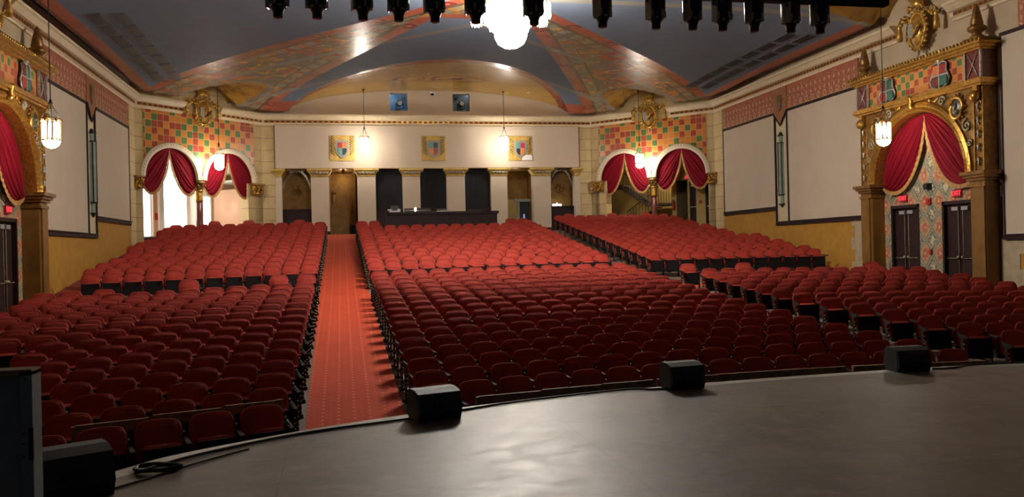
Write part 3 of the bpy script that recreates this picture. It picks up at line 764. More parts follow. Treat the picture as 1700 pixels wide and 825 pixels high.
# ---------------------------------------------------------------- crest cartouche
def crest(name, fr, x, y, z, k, label):
    t = thing(name, label, 'crest', fr.w(x, y, z), fr.a, 'gilded crests on the cornice')
    b = MB(); b.smooth = True
    def oval(u, v):
        a = 2*pi*u; rr = v; zz = cos(a)*.52*rr; xx = sin(a)*.36*rr
        if cos(a) < 0: xx *= 1-.25*abs(cos(a))
        return (xx*k, -(.20*(1-rr*rr)+.06)*k, zz*k)
    b.grid(oval, 32, 6); build('shield', b, M_crest, t)
    q = MB(); q.tube([(.38*k*sin(2*pi*i/36), -.12*k, .54*k*cos(2*pi*i/36)) for i in range(36)], .05*k, 7, True)
    for i in range(22):
        a = 2*pi*i/22; q.ball((.46*k*sin(a), -.12*k, .62*k*cos(a)), .052*k, 7)
    for sg in (-1, 1):
        q.tube([(sg*.30*k,-.15*k,.45*k),(sg*.5*k,-.18*k,.55*k),(sg*.52*k,-.18*k,.35*k),(sg*.40*k,-.18*k,.36*k)], .045*k, 6)
        q.tube([(sg*.35*k,-.15*k,.62*k),(sg*.25*k,-.2*k,.78*k),(sg*.1*k,-.2*k,.66*k)], .05*k, 6)
    build('scroll_frame', q, M_crest, t)
    q = MB()
    for i in range(3):
        x0_ = (-.02+.12*i)*k; q.tube([(x0_,-.27*k,-.25*k+.08*i*k),(x0_+.22*k-.05*i*k,-.25*k,.05*k+.04*i*k)], .022*k, 6)
    build('diagonal_stripes', q, M_maroon, t)
    q = MB(); q.prism([(-.26*k,.22*k),(-.26*k,-.12*k),(-.14*k,-.24*k),(-.05*k,-.2*k),(-.05*k,.22*k)], -.25*k, -.2*k, 'y'); build('silver_quarter', q, M_silver, t)
    q = MB(); q.lathe([(.22*k,0),(.27*k,.05*k),(.24*k,.09*k),(.30*k,.25*k),(.22*k,.22*k),(.001,.24*k)], 16, (0,-.1*k,.74*k), 1, .6)
    for i in range(9):
        a = pi+pi*i/8; q.ball((.3*k*cos(a), -.1*k+.18*k*sin(a), 1.01*k), .04*k, 6)
    build('crown', q, M_crest, t)
    for sg in (-1, 1):
        q = MB(); q.tube([(sg*.42*k,-.1*k,.5*k),(sg*.6*k,-.12*k,.42*k),(sg*.78*k,-.1*k,.55*k),(sg*.86*k,-.1*k,.45*k)], .04*k, 6)
        q.lathe([(.001,-.62*k),(.10*k,-.60*k),(.085*k,-.3*k),(.05*k,-.22*k),(.075*k,-.16*k),(.03*k,0)], 10, (sg*.86*k,-.1*k,.45*k))
        for j in range(3): q.ball((sg*(.5+.12*j)*k,-.14*k,(.52-.09*j)*k), .07*k, 7)
        build('side_tassel', q, M_crest, t)
    q = MB(); q.lathe([(.001,-.2*k),(.05*k,-.12*k),(.07*k,-.04*k),(.03*k,0)], 8, (0,-.1*k,-.62*k)); build('drop', q, M_silver, t)
    return t

# ---------------------------------------------------------------- splayed corner walls
def splay(side, fr):
    L = SL_LEN; mir = side == 'right'
    def mx(mb): 
        if mir: mb.v = [(L-x, y, z) for x, y, z in mb.v]
        return mb
    def mxx(x): return L-x if mir else x
    AR = [(1.87,1.42),(5.03,1.45)]; SP = 3.5
    def zb(s, grow=0):
        z = None
        for c, r in AR:
            r += grow
            if abs(s-c) < r: z = SP+sqrt(r*r-(s-c)**2)
        return z
    g = MB(); xs = sorted(set([i*.05 for i in range(int(L/.05)+1)]+[L,.4,6.07,.45,3.29,3.58,6.48]))
    for a, b in zip(xs, xs[1:]):
        m = (a+b)/2
        za = zb(a); zb_ = zb(b); mid = zb(m)
        if mid is None:
            if 3.2 < m < 3.6: za = zb_ = 3.42
            else: za = zb_ = .4
        else: za = za or SP; zb_ = zb_ or SP
        k = len(g.v)
        g.v += [(a,0,za),(b,0,zb_),(b,0,HTOP),(a,0,HTOP),(a,.5,za),(b,.5,zb_),(b,.5,HTOP),(a,.5,HTOP)]
        g.F(k,k+1,k+2,k+3); g.F(k+5,k+4,k+7,k+6); g.F(k,k+4,k+5,k+1)
        if mid is not None and (zb(a-.05) is None or zb(b+.05) is None): g.F(k,k+3,k+7,k+4)
    g.box(-.02, .40, 0, .5, .2, 3.5); g.box(6.07, L+.02, 0, .55, .2, 3.5)
    struct(f'wall_splay_{side}', mx(g), M_stone, fr)
    g = MB()       # tile field
    for a, b in zip(xs, xs[1:]):
        if a < .46 or b > 6.45: continue
        m = (a+b)/2; q = [zb(v, .12) for v in (a, b)]; lo = 3.62 if 2.9 < m < 3.9 else 4.22
        za, zb_ = [max(v or lo, lo) for v in q]
        k = len(g.v); g.v += [(a,-.02,za),(b,-.02,zb_),(b,-.02,6.41),(a,-.02,6.41)]; g.F(k,k+1,k+2,k+3)
    struct(f'trim_tile_field_{side}', mx(g), M_tiles, fr)
    for i, (c, r) in enumerate(AR):
        q = MB(); n = 48
        def ring(u, v):
            a = pi*u; sec = [(r-.10,.0),(r-.10,-.07),(r-.02,-.09),(r+.10,-.09),(r+.14,-.06),(r+.14,0)]
            rr, yy = sec[round(v*5)]; return (c+rr*cos(a), yy, SP+rr*sin(a))
        q.grid(ring, n, 5, False); q.mi = 1
        for j in range(30):
            a = pi*(j+.5)/30; q.ball((c+(r+.04)*cos(a), -.09, SP+(r+.04)*sin(a)), .022, 5)
        q.mi = 0
        struct(f'trim_archivolt_{side}_{i+1}', mx(q), [mat(f'archivolt_cream_{side}{i}', (.68,.58,.42), .5), M_golddk], fr)
        inner = 'inner' if i else 'outer'
        t = thing('swag_curtain', f'crimson velvet swag curtain in the {inner} arch of the {side} rear corner', 'curtain', fr.w(mxx(c), 0, SP), fr.a, 'crimson arch curtains')
        for sg in (-1, 1):
            cl, fg = swag(r-.06, sg, (r-.12, -.20*r), (.12, 0), (.62, -.95), n=6, amp=.035)
            for mbx in (cl, fg): mbx.v = [(x, y+.16, z) for x, y, z in mbx.v]
            o = build('drape', cl, M_velvet, t); build('fringe', fg, M_fringe, o)
    # middle column
    t = thing('arch_column', f'dark red column with gilded capital between the {side} corner arches', 'column', fr.w(mxx(3.42), .2, 0), fr.a, 'columns of the corner arches')
    q = MB(); q.lathe([(.17,.9),(.155,1.4),(.15,2.55)], 18); build('shaft', q, M_maroon, t)
    q = MB(); q.lathe([(.17,2.55),(.18,2.6),(.16,2.63),(.17,2.72),(.15,2.75),(.17,2.85),(.15,2.9),(.17,3.0),(.2,3.05)], 16); build('gilded_neck', q, M_gold, t)
    q = MB(); q.lathe([(.2,3.05),(.17,3.1),(.24,3.22),(.22,3.28),(.32,3.36),(.32,3.44)], 12)
    for j in range(8): a = 2*pi*j/8; q.ball((.26*cos(a), .26*sin(a), 3.25), .06, 6)
    build('capital', q, M_golddk, t)
    for xx, nm in ((.12,'outer'),(6.48,'inner')):
        w_ = .26 if xx < 1 else .38
        t = thing('corbel', f'carved gilded corbel at the {nm} foot of the {side} corner arches', 'corbel', fr.w(mxx(xx+.05), 0, 2.95), fr.a, 'carved gilded corbels')
        q = MB(); q.box(-w_, w_, -.24, 0, .48, .56); q.box(-w_*.9, w_*.9, -.16, 0, .02, .5); build('block', q, M_golddk, t)
        q = MB()
        for j in range(14):
            q.ball((random.uniform(-w_*.8,w_*.8), -.16-random.random()*.03, random.uniform(.07,.45)), random.uniform(.05,.09), 6, 1, .6, 1)
        q.tube([(-w_*.7,-.2,.42),(-w_*.2,-.24,.2),(w_*.3,-.22,.4),(w_*.7,-.2,.15)], .04, 6); build('carving', q, M_gold, t)
    crest('gilded_crest', fr, mxx(3.42), -.12, 6.55, 1.0, f'gilded crest with crown and tassels above the {side} rear corner arches')
splay('left', SLf); splay('right', SRf)

# foyer behind the left corner
mb = MB(); mb.box(-4, 10.5, 5.2, 5.3, .5, 4.6); mb.box(-4.1, -4, .5, 5.3, .5, 4.6); mb.box(4.55, 4.75, 2.6, 5.2, .5, 4.6)
struct('wall_foyer', mb, M_foyer, SLf)
mb = MB(); mb.box(-4, 11, .5, 5.3, 4.4, 4.5); struct('ceiling_foyer', mb, M_foyer, SLf)
mb = MB(); mb.box(-4, 7.4, .3, 5.3, .90, .96); struct('floor_foyer', mb, mat('foyer_floor', (.45,.4,.35), .4), SLf)
mb = MB(); mb.box(8.1, 10.5, 4.9, 5.2, .9, 4.4); mb.box(6.2, 6.45, .55, 2.6, .9, 3.3); struct('wall_foyer_tan', mb, M_foyertan, SLf)
t = thing('door_frame_unit', 'bright open foyer door seen under the left rear arch', 'door', SLf.w(0, 0, 0), SLf.a)
q = MB(); q.box(.86, .96, .8, .95, .9, 3.1); q.box(1.34, 1.42, .8, .95, .9, 3.1); q.box(.86, 1.42, .8, .95, 3.05, 3.15); build('frame', q, M_foyer, t)
q = MB(); q.box(.96, 1.34, .93, .95, .95, 3.05); build('door_glass', q, M_day, t)
t = thing('wooden_partition', 'brown wooden partition beside the bright foyer door', 'partition', SLf.w(0, 0, 0), SLf.a)
q = MB(); q.box(1.50, 1.70, .8, .9, .9, 3.9); build('board', q, M_foyertan, t)
q = MB(); q.box(1.82, 2.02, .8, 1.0, .9, 3.6); build('white_post', q, M_foyer, t)
q = MB(); q.box(1.54, 1.66, .74, .8, 1.7, 2.0); build('red_alarm_box', q, M_fire, t)
for k, (a, b) in enumerate(((3.0,3.75),(4.9,5.6),(7.0,7.9))):
    q = MB(); q.box(a-.07, a, 5.1, 5.2, 1.6, 3.2); q.box(b, b+.07, 5.1, 5.2, 1.6, 3.2); q.box(a-.07, b+.07, 5.1, 5.2, 3.2, 3.27); q.box(a-.07, b+.07, 5.1, 5.2, 1.53, 1.6); q.box((a+b)/2-.02, (a+b)/2+.02, 5.12, 5.2, 1.6, 3.2); q.box(a, b, 5.12, 5.2, 2.38, 2.42)
    w_ = struct(f'window_{k+1}', q, M_foyer, SLf)
    q = MB(); q.box(a, b, 5.17, 5.19, 1.6, 3.2); build('pane', q, M_day, w_)
t = thing('foyer_door', 'grey door in a white frame at the back of the foyer', 'door', SLf.w(0, 0, 0), SLf.a)
q = MB(); q.box(8.35, 9.75, 4.84, 4.9, .9, 2.95); build('door_leaf', q, M_greydoor, t)
q = MB(); q.box(8.2, 8.35, 4.8, 4.9, .9, 3.05); q.box(8.2, 9.9, 4.8, 4.9, 2.95, 3.1); build('door_frame', q, M_foyertan, t)
q = MB(); q.lathe([(.09,0),(.09,.03)], 12, (0,0,0)); build('ceiling_downlight', q, M_small, None, SLf.w(8.3, 3.6, 4.36), 0, 'small round ceiling light in the foyer behind the left arches', 'ceiling light')
mb = MB(); mb.box(8.0, 10.4, 1.0, 4.9, 3.9, 4.0); struct('ceiling_foyer_soffit', mb, M_foyer, SLf)

# stair hall behind the right corner
mb = MB(); mb.box(-4.5, 10, 4.4, 4.5, .4, 5.0); mb.box(9.6, 9.7, .5, 4.5, .4, 5); mb.box(3.95, 4.2, 1.4, 4.4, .4, 5.0); mb.box(4.9, 5.0, 1.2, 1.4, .4, 5); mb.box(5.35, 5.85, 1.2, 1.4, .4, 5); mb.box(4.2, 7.5, 1.2, 1.4, 3.35, 5); mb.box(6.4, 7.5, 1.2, 1.4, .4, 5)
struct('wall_stair_hall', mb, M_hall, SRf)
mb = MB(); mb.box(-4.5, 10, .5, 4.5, 4.9, 5.0); struct('ceiling_stair_hall', mb, M_hall, SRf)
mb = MB(); mb.box(-1, 8, .3, 4.5, .86, .95); struct('floor_stair_hall', mb, M_concrete, SRf)
t = thing('staircase', 'dark steel dog-leg staircase seen through the right rear arches', 'staircase', SRf.w(0, 3.0, 0), SRf.a)
q = MB()
for k in range(11):
    u = k/11; q.box(.62+1.4*u, .62+1.4*(u+1/11)+.05, -.5, .5, 3.30-.95*u, 3.34-.95*u)
q.prism([(.55,3.32),(2.05,2.35),(2.05,2.15),(.5,3.12)], -.54, -.46, 'y'); build('upper_flight', q, M_steel, t)
q = MB()
for k in range(9): u = k/9; q.box(.35+1.7*u, .35+1.7*(u+1/9)+.05, .7, 1.2, 1.1+1.15*u, 1.15+1.15*u)
q.prism([(.3,1.1),(2.05,2.25),(2.05,2.0),(.5,.95)], .62, .7, 'y'); build('lower_flight', q, M_black, t)
q = MB(); q.box(2.0, 3.5, -.6, 1.2, 2.22, 2.32); build('half_landing', q, M_steel, t)
q = MB(); q.box(-1.9, .6, -.6, .6, 3.26, 3.42); build('upper_landing', q, M_steel, t)
q = MB()
for (xa, za), (xb, zb2), n_ in (((.6,4.1),(2.05,3.1),9),((2.1,3.15),(3.45,3.15),9),((-1.8,4.2),(.6,4.2),12)):
    q.tube([(xa,-.55,za),(xb,-.55,zb2)], .025, 5)
    for i in range(n_+1):
        u = i/n_; x = xa+(xb-xa)*u; z = za+(zb2-za)*u; q.tube([(x,-.55,z),(x,-.55,z-.82)], .012, 4)
build('upper_railing', q, M_black, t)
q = MB(); q.tube([(.2,.62,2.0),(1.9,.62,3.05)], .025, 5)
for i in range(10): u = i/9; q.tube([(.2+1.7*u,.62,2.0+1.05*u),(.2+1.7*u,.62,1.1+1.05*u)], .012, 4)
build('lower_railing', q, M_black, t)
def hall_door(a, b, lab):
    t = thing('hall_door', lab, 'door', SRf.w((a+b)/2, 1.3, 0), SRf.a, 'dark doors of the stair hall')
    h = (b-a)/2
    q = MB(); q.box(-h, h, 0, .06, .9, 3.25); build('door_leaf', q, M_dkwood, t)
    q = MB(); q.box(-h*.8, h*.8, -.06, -.03, 1.95, 1.99); q.box(-h*.5, h*.5, -.02, 0, 3.0, 3.08); build('push_bar', q, M_silver, t)
hall_door(4.95, 5.38, 'dark wooden exit door left of two in the right stair hall'); hall_door(5.86, 6.4, 'dark wooden exit door nearest the right arch jamb')

# text for the exit signs
def exit_sign(fr, x, y, z, lab, k=1.0):
    t = thing('exit_sign', lab, 'exit sign', fr.w(x, y, z), fr.a, 'red lit exit signs')
    q = MB(); q.box(-.17*k, .17*k, -.05, .02, -.11*k, .11*k); build('housing', q, M_exitbody, t)
    if 'exit_letters' not in bpy.data.meshes:
        c = bpy.data.curves.new('exit_letters', 'FONT'); c.body = 'EXIT'; c.size = .19; c.align_x = 'CENTER'; c.align_y = 'CENTER'; c.extrude = .003; c.offset = .003
        c.materials.append(M_exit); o = bpy.data.objects.new('tmp', c); COL.objects.link(o); bpy.context.view_layer.update()
        me = bpy.data.meshes.new_from_object(o.evaluated_get(bpy.context.evaluated_depsgraph_get())); me.name = 'exit_letters'
        bpy.data.objects.remove(o); bpy.data.curves.remove(c)
    o = bpy.data.objects.new('exit_letters', bpy.data.meshes['exit_letters']); COL.objects.link(o); o.parent = t
    o.location = (0, -.056, 0); o.rotation_euler = (pi/2, 0, 0)
exit_sign(SRf, 5.05, 1.1, 3.46, 'red lit exit sign above the left hall door behind the right arch')
exit_sign(SRf, 6.15, 1.1, 3.52, 'red lit exit sign above the right hall door beside the arch jamb')
exit_sign(SLf, .55, .62, 3.28, 'red lit exit sign above the bright foyer door at left')
q = MB(); q.box(-.06, .06, -.04, 0, -.08, .08); o = build('fire_alarm', q, M_fire, None, SRf.w(5.6, 1.18, 2.2), SRf.a, 'small red fire alarm box between the two hall doors', 'fire alarm')
t = thing('fire_extinguisher', 'red fire extinguisher hanging beside the stair in the right hall', 'fire extinguisher', SRf.w(4.08, 1.3, 1.85), SRf.a)
q = MB(); q.lathe([(.06,0),(.075,.05),(.075,.4),(.03,.47),(.02,.5)], 12); build('tank', q, M_fire, t)
q = MB(); q.box(-.02, .02, -.08, .04, .5, .54); q.tube([(0,-.02,.5),(-.09,-.03,.45),(-.1,-.03,.2)], .012, 5); build('nozzle', q, M_black, t)
q = MB(); q.box(-.09, .09, -.05, 0, -.12, .12); build('wall_telephone', q, M_blackmetal, None, SRf.w(1.0, 4.38, 2.6), SRf.a, 'dark wall telephone under the left arch of the right corner', 'telephone')

# ---------------------------------------------------------------- side portals
def portal(side, fr, cx):
    DP = .45                                     # how far the front stands out
    t = thing('portal_surround', f'tall gilded portal surround framing the {side} exit doors', 'portal', fr.w(cx, 0, 0), fr.a, 'gilded side portals')
    HO, HI, SPR, R = 2.82, 2.24, 1.84, 2.12
    for sg in (-1, 1):
        a, b = sorted((sg*HI, sg*HO))
        q = MB(); q.box(a, b, -DP, 0, -3.2, 1.5); q.box(*(sorted((sg*(HI+.12), sg*(HO-.02)))), -DP-.05, -DP, -3.2, 1.45); build('pilaster', q, M_goldpil, t)
        q = MB()
        for z0, z1, e in ((1.45,1.53,.04),(1.53,1.62,.0),(1.62,1.70,.06),(1.70,1.78,.12),(1.78,1.88,.18)): q.box(a-e, b+e, -DP-e-.03, 0, z0, z1)
        build('pilaster_capital', q, M_golddk, t)
        q = MB(); q.box(a, b, -DP+.02, 0, 1.88, 4.3); build('upper_pier', q, M_golddk, t)
        a, b = sorted((sg*2.44, sg*2.80))
        q = MB(); q.box(a+.0, a+.03, -DP-.02, -DP+.02, 1.9, 4.2); q.box(b-.03, b, -DP-.02, -DP+.02, 1.9, 4.2)
        m_ = (a+b)/2
        for j in range(11):
            z = 2.05+.19*j; q.ball((m_, -DP, z), .06 if j % 2 else .04, 7, 1, .6, .8)
            if j % 2: q.tube([(m_-.13,-DP,z-.10),(m_-.1,-DP-.03,z+.06),(m_,-DP-.03,z),(m_+.1,-DP-.03,z+.06),(m_+.13,-DP,z-.10)], .02, 5)
        q.box(a+.1, b-.1, -DP-.12, -DP, 3.85, 4.25); q.ball((m_, -DP-.12, 3.95), .16, 8, 1, .8, 1)
        build('carved_candelabra', q, M_gold, t)
        q = MB()
        for j in range(5): q.lathe([(.001,-.09),(.045,-.05),(.02,0),(.05,.05),(.02,.1)], 8, (m_, -DP-.03, 2.14+.38*j))
        build('silver_carving', q, M_silver, t)
        a, b = sorted((sg*HI, sg*HO))
        q = MB(); q.box(a-.02, b+.02, -DP-.06, 0, 4.42, 5.22); build('frieze_pier', q, M_maroon, t)
        q = MB(); q.tube([(a+.1,-DP-.08,4.5),(b-.1,-DP-.08,5.15)], .018, 5); q.tube([(b-.1,-DP-.08,4.5),(a+.1,-DP-.08,5.15)], .018, 5); q.box(a-.03, a+.02, -DP-.1, -DP-.04, 4.42, 5.22); q.box(b-.02, b+.03, -DP-.1, -DP-.04, 4.42, 5.22)
        build('crossed_staves', q, M_silver, t)
        # spandrel ornaments
        q = MB()
        def vol(cx_, cz_, r0, turns, ph, d): return [(cx_+d*r0*(1-i/26)*cos(ph+turns*2*pi*i/26), -DP-.03, cz_+r0*(1-i/26)*sin(ph+turns*2*pi*i/26)) for i in range(25)]
        for (ox, oz, r0, ph) in ((1.22,4.06,.15,0),(2.2,3.2,.19,1.5),(2.3,2.72,.11,3)):
            q = MB(); q.tube(vol(sg*ox, oz, r0, 1.6, ph, sg), .032, 6); build('spandrel_scroll', q, M_silver2, t)
        q = MB(); q.tube([(sg*.7,-DP-.02,4.2),(sg*.9,-DP-.02,4.1),(sg*1.1,-DP-.02,4.18)], .03, 6); q.ball((sg*.7,-DP-.02,4.18), .06, 7); build('spandrel_leaf', q, M_gold, t)
        q = MB(); cx_, cz_ = sg*1.84, 3.76
        q.tube([(cx_+.24*cos(a_), -DP-.05, cz_+.30*sin(a_)) for a_ in [2*pi*i/24 for i in range(24)]], .055, 7, True)
        for i in range(14): a_ = 2*pi*i/14; q.ball((cx_+.33*cos(a_), -DP-.03, cz_+.38*sin(a_)), .035, 6)
        build('medallion_frame', q, M_gold, t)
        q = MB(); q.grid(lambda u, v: (cx_+.2*v*cos(2*pi*u), -DP-.04-.07*(1-v*v), cz_+.26*v*sin(2*pi*u)), 20, 5); q.ball((cx_,-DP-.1,cz_+.04), .085, 10, 1, .7, 1.2); q.ball((cx_,-DP-.08,cz_-.12), .12, 10, 1, .5, .7)
        build('portrait_medallion', q, mat('dark_pewter'+side+str(sg), (.12,.12,.10), .35, .5), t)
    # spandrel slab with the arch cut
    q = MB(); xs = [-2.46+2*2.46*i/80 for i in range(81)]
    for a, b in zip(xs, xs[1:]):
        za, zb_ = [SPR+sqrt(max(R*R-x*x, 0)) for x in (a, b)]
        k = len(q.v); q.v += [(a,-DP,za),(b,-DP,zb_),(b,-DP,4.3),(a,-DP,4.3),(a,0.05,za),(b,0.05,zb_)]
        q.F(k,k+1,k+2,k+3); q.F(k,k+4,k+5,k+1)
    build('spandrel', q, M_golddk, t)
    q = MB()
    sec = [(R-.02,0.0),(R-.04,-DP-.02),(R+.03,-DP-.10),(R+.10,-DP-.05),(R+.16,-DP-.11),(R+.24,-DP-.07),(R+.26,-DP+.02)]
    q.grid(lambda u, v: (sec[round(v*6)][0]*cos(pi*u), sec[round(v*6)][1], SPR+sec[round(v*6)][0]*sin(pi*u)), 64, 6, False)
    build('arch_moulding', q, M_gold, t)
    q = MB(); q.lathe([(.05,-.2),(.12,-.1),(.08,0),(.13,.12),(.1,.2)], 10, (0,-DP-.12,4.22)); build('keystone', q, M_gold, t)
    q = MB()
    for z0, z1, e in ((4.22,4.28,.05),(4.28,4.36,.12),(4.36,4.43,.08)): q.box(-HO-e, HO+e, -DP-.08-e, 0, z0, z1)
    build('architrave', q, M_gold, t)
    q = MB(); q.box(-HI+.02, HI-.02, -DP-.01, 0, 4.43, 5.22); build('tile_frieze', q, M_tiles2, t)
    q = MB()
    for z0, z1, e in ((5.20,5.26,.06),(5.26,5.34,.14),(5.34,5.40,.24)): q.box(-HO-e, HO+e, -DP-.08-e, 0, z0, z1)
    build('top_cornice', q, M_gold, t)
    q = MB()
    for j in range(44): q.ball((-HO-.2+(2*HO+.4)*j/43, -DP-.26, 5.44), .055, 7, .7, .8, 1.3)
    build('leaf_cresting', q, M_gold, t)
    for sg in (-1, 1):
        nm = 'nearer the stage' if (sg < 0) == (side == 'left') else 'nearer the rear'
        f = thing('finial', f'dark gilded urn finial on the {side} portal, {nm}', 'finial', fr.w(cx+sg*(HO-.25), -DP+.05, 5.4), fr.a, 'portal finials')
        q = MB(); q.box(-.36, .36, -.3, .3, 0, .07); q.box(-.28, .28, -.24, .24, .07, .16); build('plinth', q, M_golddk, f)
        q = MB(); q.lathe([(.16,.16),(.20,.2),(.12,.26),(.12,.30),(.24,.38),(.25,.46),(.15,.52),(.17,.56),(.12,.8),(.07,1.02),(.05,1.06),(.001,1.12)], 14); build('urn', q, M_golddk, f)
        h = thing('portal_shield', f'silver edged quartered shield on the {side} portal tile frieze, {nm}', 'shield', fr.w(cx+sg*1.22, -DP-.02, 4.82), fr.a, 'shields on the portal friezes')
        KS = 1.18
        pts = [(-.20,.34),(-.10,.42),(0,.36),(.10,.42),(.20,.34),(.19,.1),(.27,-.15),(.22,-.34),(0,-.48),(-.22,-.34),(-.27,-.15),(-.19,.1)]
        q = MB(); q.prism([(p[0]*1.5, p[1]*.92) for p in pts], -.07, -.01, 'y'); build('shield_body', q, M_blk2, h)
        q = MB(); q.tube([(x, -.07, z) for x, z in [(p[0]*1.5, p[1]*.92) for p in pts]], .028, 6, True); q.box(-.02, .02, -.10, -.06, -.42, .34); q.box(-.34, .34, -.10, -.06, -.03, .01); q.ball((0,-.08,.42), .07, 8)
        build('silver_edge', q, M_silver, h)
        cc = [M_orange, M_red, M_green, M_maroon] if (sg < 0) == (side == 'left') else [M_maroon, M_green, M_green, M_red]
        for (xa, xb, za, zb3), mm in zip(((-.27,-.02,.02,.29),(.02,.27,.02,.29),(-.31,-.02,-.31,-.04),(.02,.31,-.31,-.04)), (cc[0], cc[1], cc[3], cc[2])):
            q = MB(); q.prism([(xa,za),(xb,za),(xb,zb3),(xa,zb3)], -.09, -.07, 'y'); build('quarter', q, mm, h)
    # recess: patterned wall with two double doors
    D1 = [(-1.9,-.52),(.52,1.9)]
    q = MB()
    for a, b in ((-2.9,-1.9),(-.52,.52),(1.9,2.9)): q.box(a, b, 0, .08, -3.2, 1.15)
    xs = [-2.4+4.8*i/48 for i in range(49)]; q.box(-2.4, 2.4, 0, .08, 1.15, 4.15)
    q.xf(lambda x, y, z: (x+cx, y, z)); struct(f'wall_portal_recess_{side}', q, M_tap, fr)
    for j, (a, b) in enumerate(D1):
        c = (a+b)/2; h2 = (b-a)/2; nm = 'nearer the stage' if (c < 0) == (side == 'left') else 'nearer the rear'
        d = struct(f'door_{1+j+(2 if side == "right" else 0)}', MB().box(-h2, -h2+.08, -.02, .12, -3.2, 1.15).box(h2-.08, h2, -.02, .12, -3.2, 1.15).box(-h2, h2, -.02, .12, 1.05, 1.15), M_dkwood)
        d.location = fr.w(cx+c, 0, 0); d.rotation_euler = (0,0,fr.a); d['label'] = f'dark wooden double door in the {side} portal, {nm}'
        for sg in (-1, 1):
            q = MB(); a2, b2 = sorted((sg*.01, sg*(h2-.08))); q.box(a2, b2, .10, .15, -3.2, 1.05)
            q.box(a2+.09, b2-.09, .085, .10, -1.2, -.4); q.box(a2+.09, b2-.09, .085, .10, -.2, .85); lf = build('door_leaf', q, M_dkwood, d)
            q = MB(); q.tube([(sg*.09,.05,-1.7),(sg*.09,.05,1.0)], .007, 6); q.tube([(sg*.09,.03,-.55),(sg*(h2-.14),.03,-.55)], .012, 6); q.ball((sg*.09,.02,-.52), .045, 8); build('panic_bar', q, M_silver2, lf)
            q = MB(); q.box(sg*.2-.13, sg*.2+.13, .02, .1, .86, .97); build('door_closer', q, mat('closer_grey', (.3,.3,.3), .4) if 'closer_grey' not in bpy.data.materials else bpy.data.materials['closer_grey'], lf)
        exit_sign(fr, cx+c*1.0, -.02, 1.36, f'red lit exit sign over the {side} portal door {nm}', 1.0)
    q = MB(); q.box(-.12, .12, -.12, 0, -.09, .09); q.box(-.08, .1, -.16, -.1, -.06, .08); build('emergency_speaker', q, M_blackmetal, None, fr.w(cx-.03*1, 0, 1.66), fr.a, f'small black box on the patterned wall above the {side} portal doors', 'speaker')
    q = MB(); q.box(-.09, .09, -.06, 0, -.1, .1); q.box(-.05, .05, -.08, -.06, -.03, .05); build('fire_strobe', q, M_fire, None, fr.w(cx-.03, 0, 1.2), fr.a, f'red fire strobe between the {side} portal doors', 'fire strobe')
    q = MB(); q.box(-.05, .05, -.05, 0, -.08, .08); q.box(-.03, .03, -.06, -.05, -.02, .03); build('fire_pull', q, M_fire, None, fr.w(cx, 0, -.35), fr.a, f'small red fire pull on the pier between the {side} portal doors', 'fire pull')
    t = thing('portal_curtain', f'large crimson velvet curtain gathered under the {side} portal arch', 'curtain', fr.w(cx, 0, SPR), fr.a, 'crimson arch curtains')
    for sg in (-1, 1):
        cl, fg = swag(R-.06, sg, (R-.08, -.02*R), (.08, .3), (.5, -.36), n=10, amp=.045, nu=34, nv=96)
        for mbx in (cl, fg): mbx.v = [(x, y-.12, z) for x, y, z in mbx.v]
        o = build('drape', cl, M_velvet, t); build('fringe', fg, M_fringe, o)
    crest('gilded_crest', fr, cx, -.2, 6.45, .98, f'gilded crest with crown and tassels above the {side} portal')
portal('left', FL, NY); portal('right', FR, YC-NY)

# ---------------------------------------------------------------- coats of arms on the header panel
COLS = [((M_red, M_orange), (M_green2, M_blk2)), ((M_green2, M_blk2), (M_orange, M_red)), ((M_green2, mat('crimson_paint', (.35,.02,.06), .5)), (M_blk2, M_orange))]
M_coat = mat('gold_leaf_panel', (.64,.42,.10), .5, .2, c2=(.46,.27,.06), scale=9, bump=.02, bscale=18, dist=1)
for i, (a, b) in enumerate(((3.27,4.49),(7.81,9.03),(12.31,13.54))):
    c = (a+b)/2; h = (b-a)/2
    t = thing('coat_of_arms', f'square gold relief panel with quartered shield, {["leftmost","middle","rightmost"][i]} of three on the back wall', 'coat of arms', FB.w(c, -.14, 5.26), 0, 'gold coats of arms on the back wall')
    q = MB(); q.box(-h, h, -.04, 0, -.63, .63); build('panel', q, M_coat, t)
    for sg in (-1, 1):
        q = MB()
        for j in range(7):
            z = -.25+.12*j; q.tube([(sg*.36,-.05,z-.08),(sg*.45,-.07,z),(sg*(.55),-.05,z+.07)], .026, 5); q.tube([(sg*.36,-.05,z+.05),(sg*.46,-.07,z+.12),(sg*(.54),-.05,z+.11)], .02, 5)
        build('leafwork', q, M_olive, t)
    pts = [(-.27,.36),(-.1,.32),(0,.38),(.1,.32),(.27,.36),(.30,.1),(.27,-.2),(.12,-.38),(0,-.47),(-.12,-.38),(-.27,-.2),(-.30,.1)]
    q = MB(); q.prism([(x*1.15, z*1.12) for x, z in pts], -.08, -.04, 'y'); build('silver_mantle', q, mat(f'pewter_{i}', (.27,.27,.22), .55, .1), t)
    for r_ in range(2):
        for c_ in range(2):
            sg = -1 if c_ == 0 else 1
            pp = [(sg*.015,.015),(sg*.22,.015),(sg*.22,.28),(sg*.015,.28)] if r_ == 0 else [(sg*.015,-.015),(sg*.015,-.36),(sg*.12,-.32),(sg*.21,-.18),(sg*.22,-.015)]
            q = MB(); q.prism(pp, -.10, -.08, 'y'); build('quarter', q, COLS[i][r_][c_], t)
    if i == 2:
        q = MB(); q.prism([(.05,-.62),(.62,-.62),(.62,-.36),(.3,-.33),(.12,-.45)], -.055, -.04, 'y'); build('bare_plaster_patch', q, M_white, t)

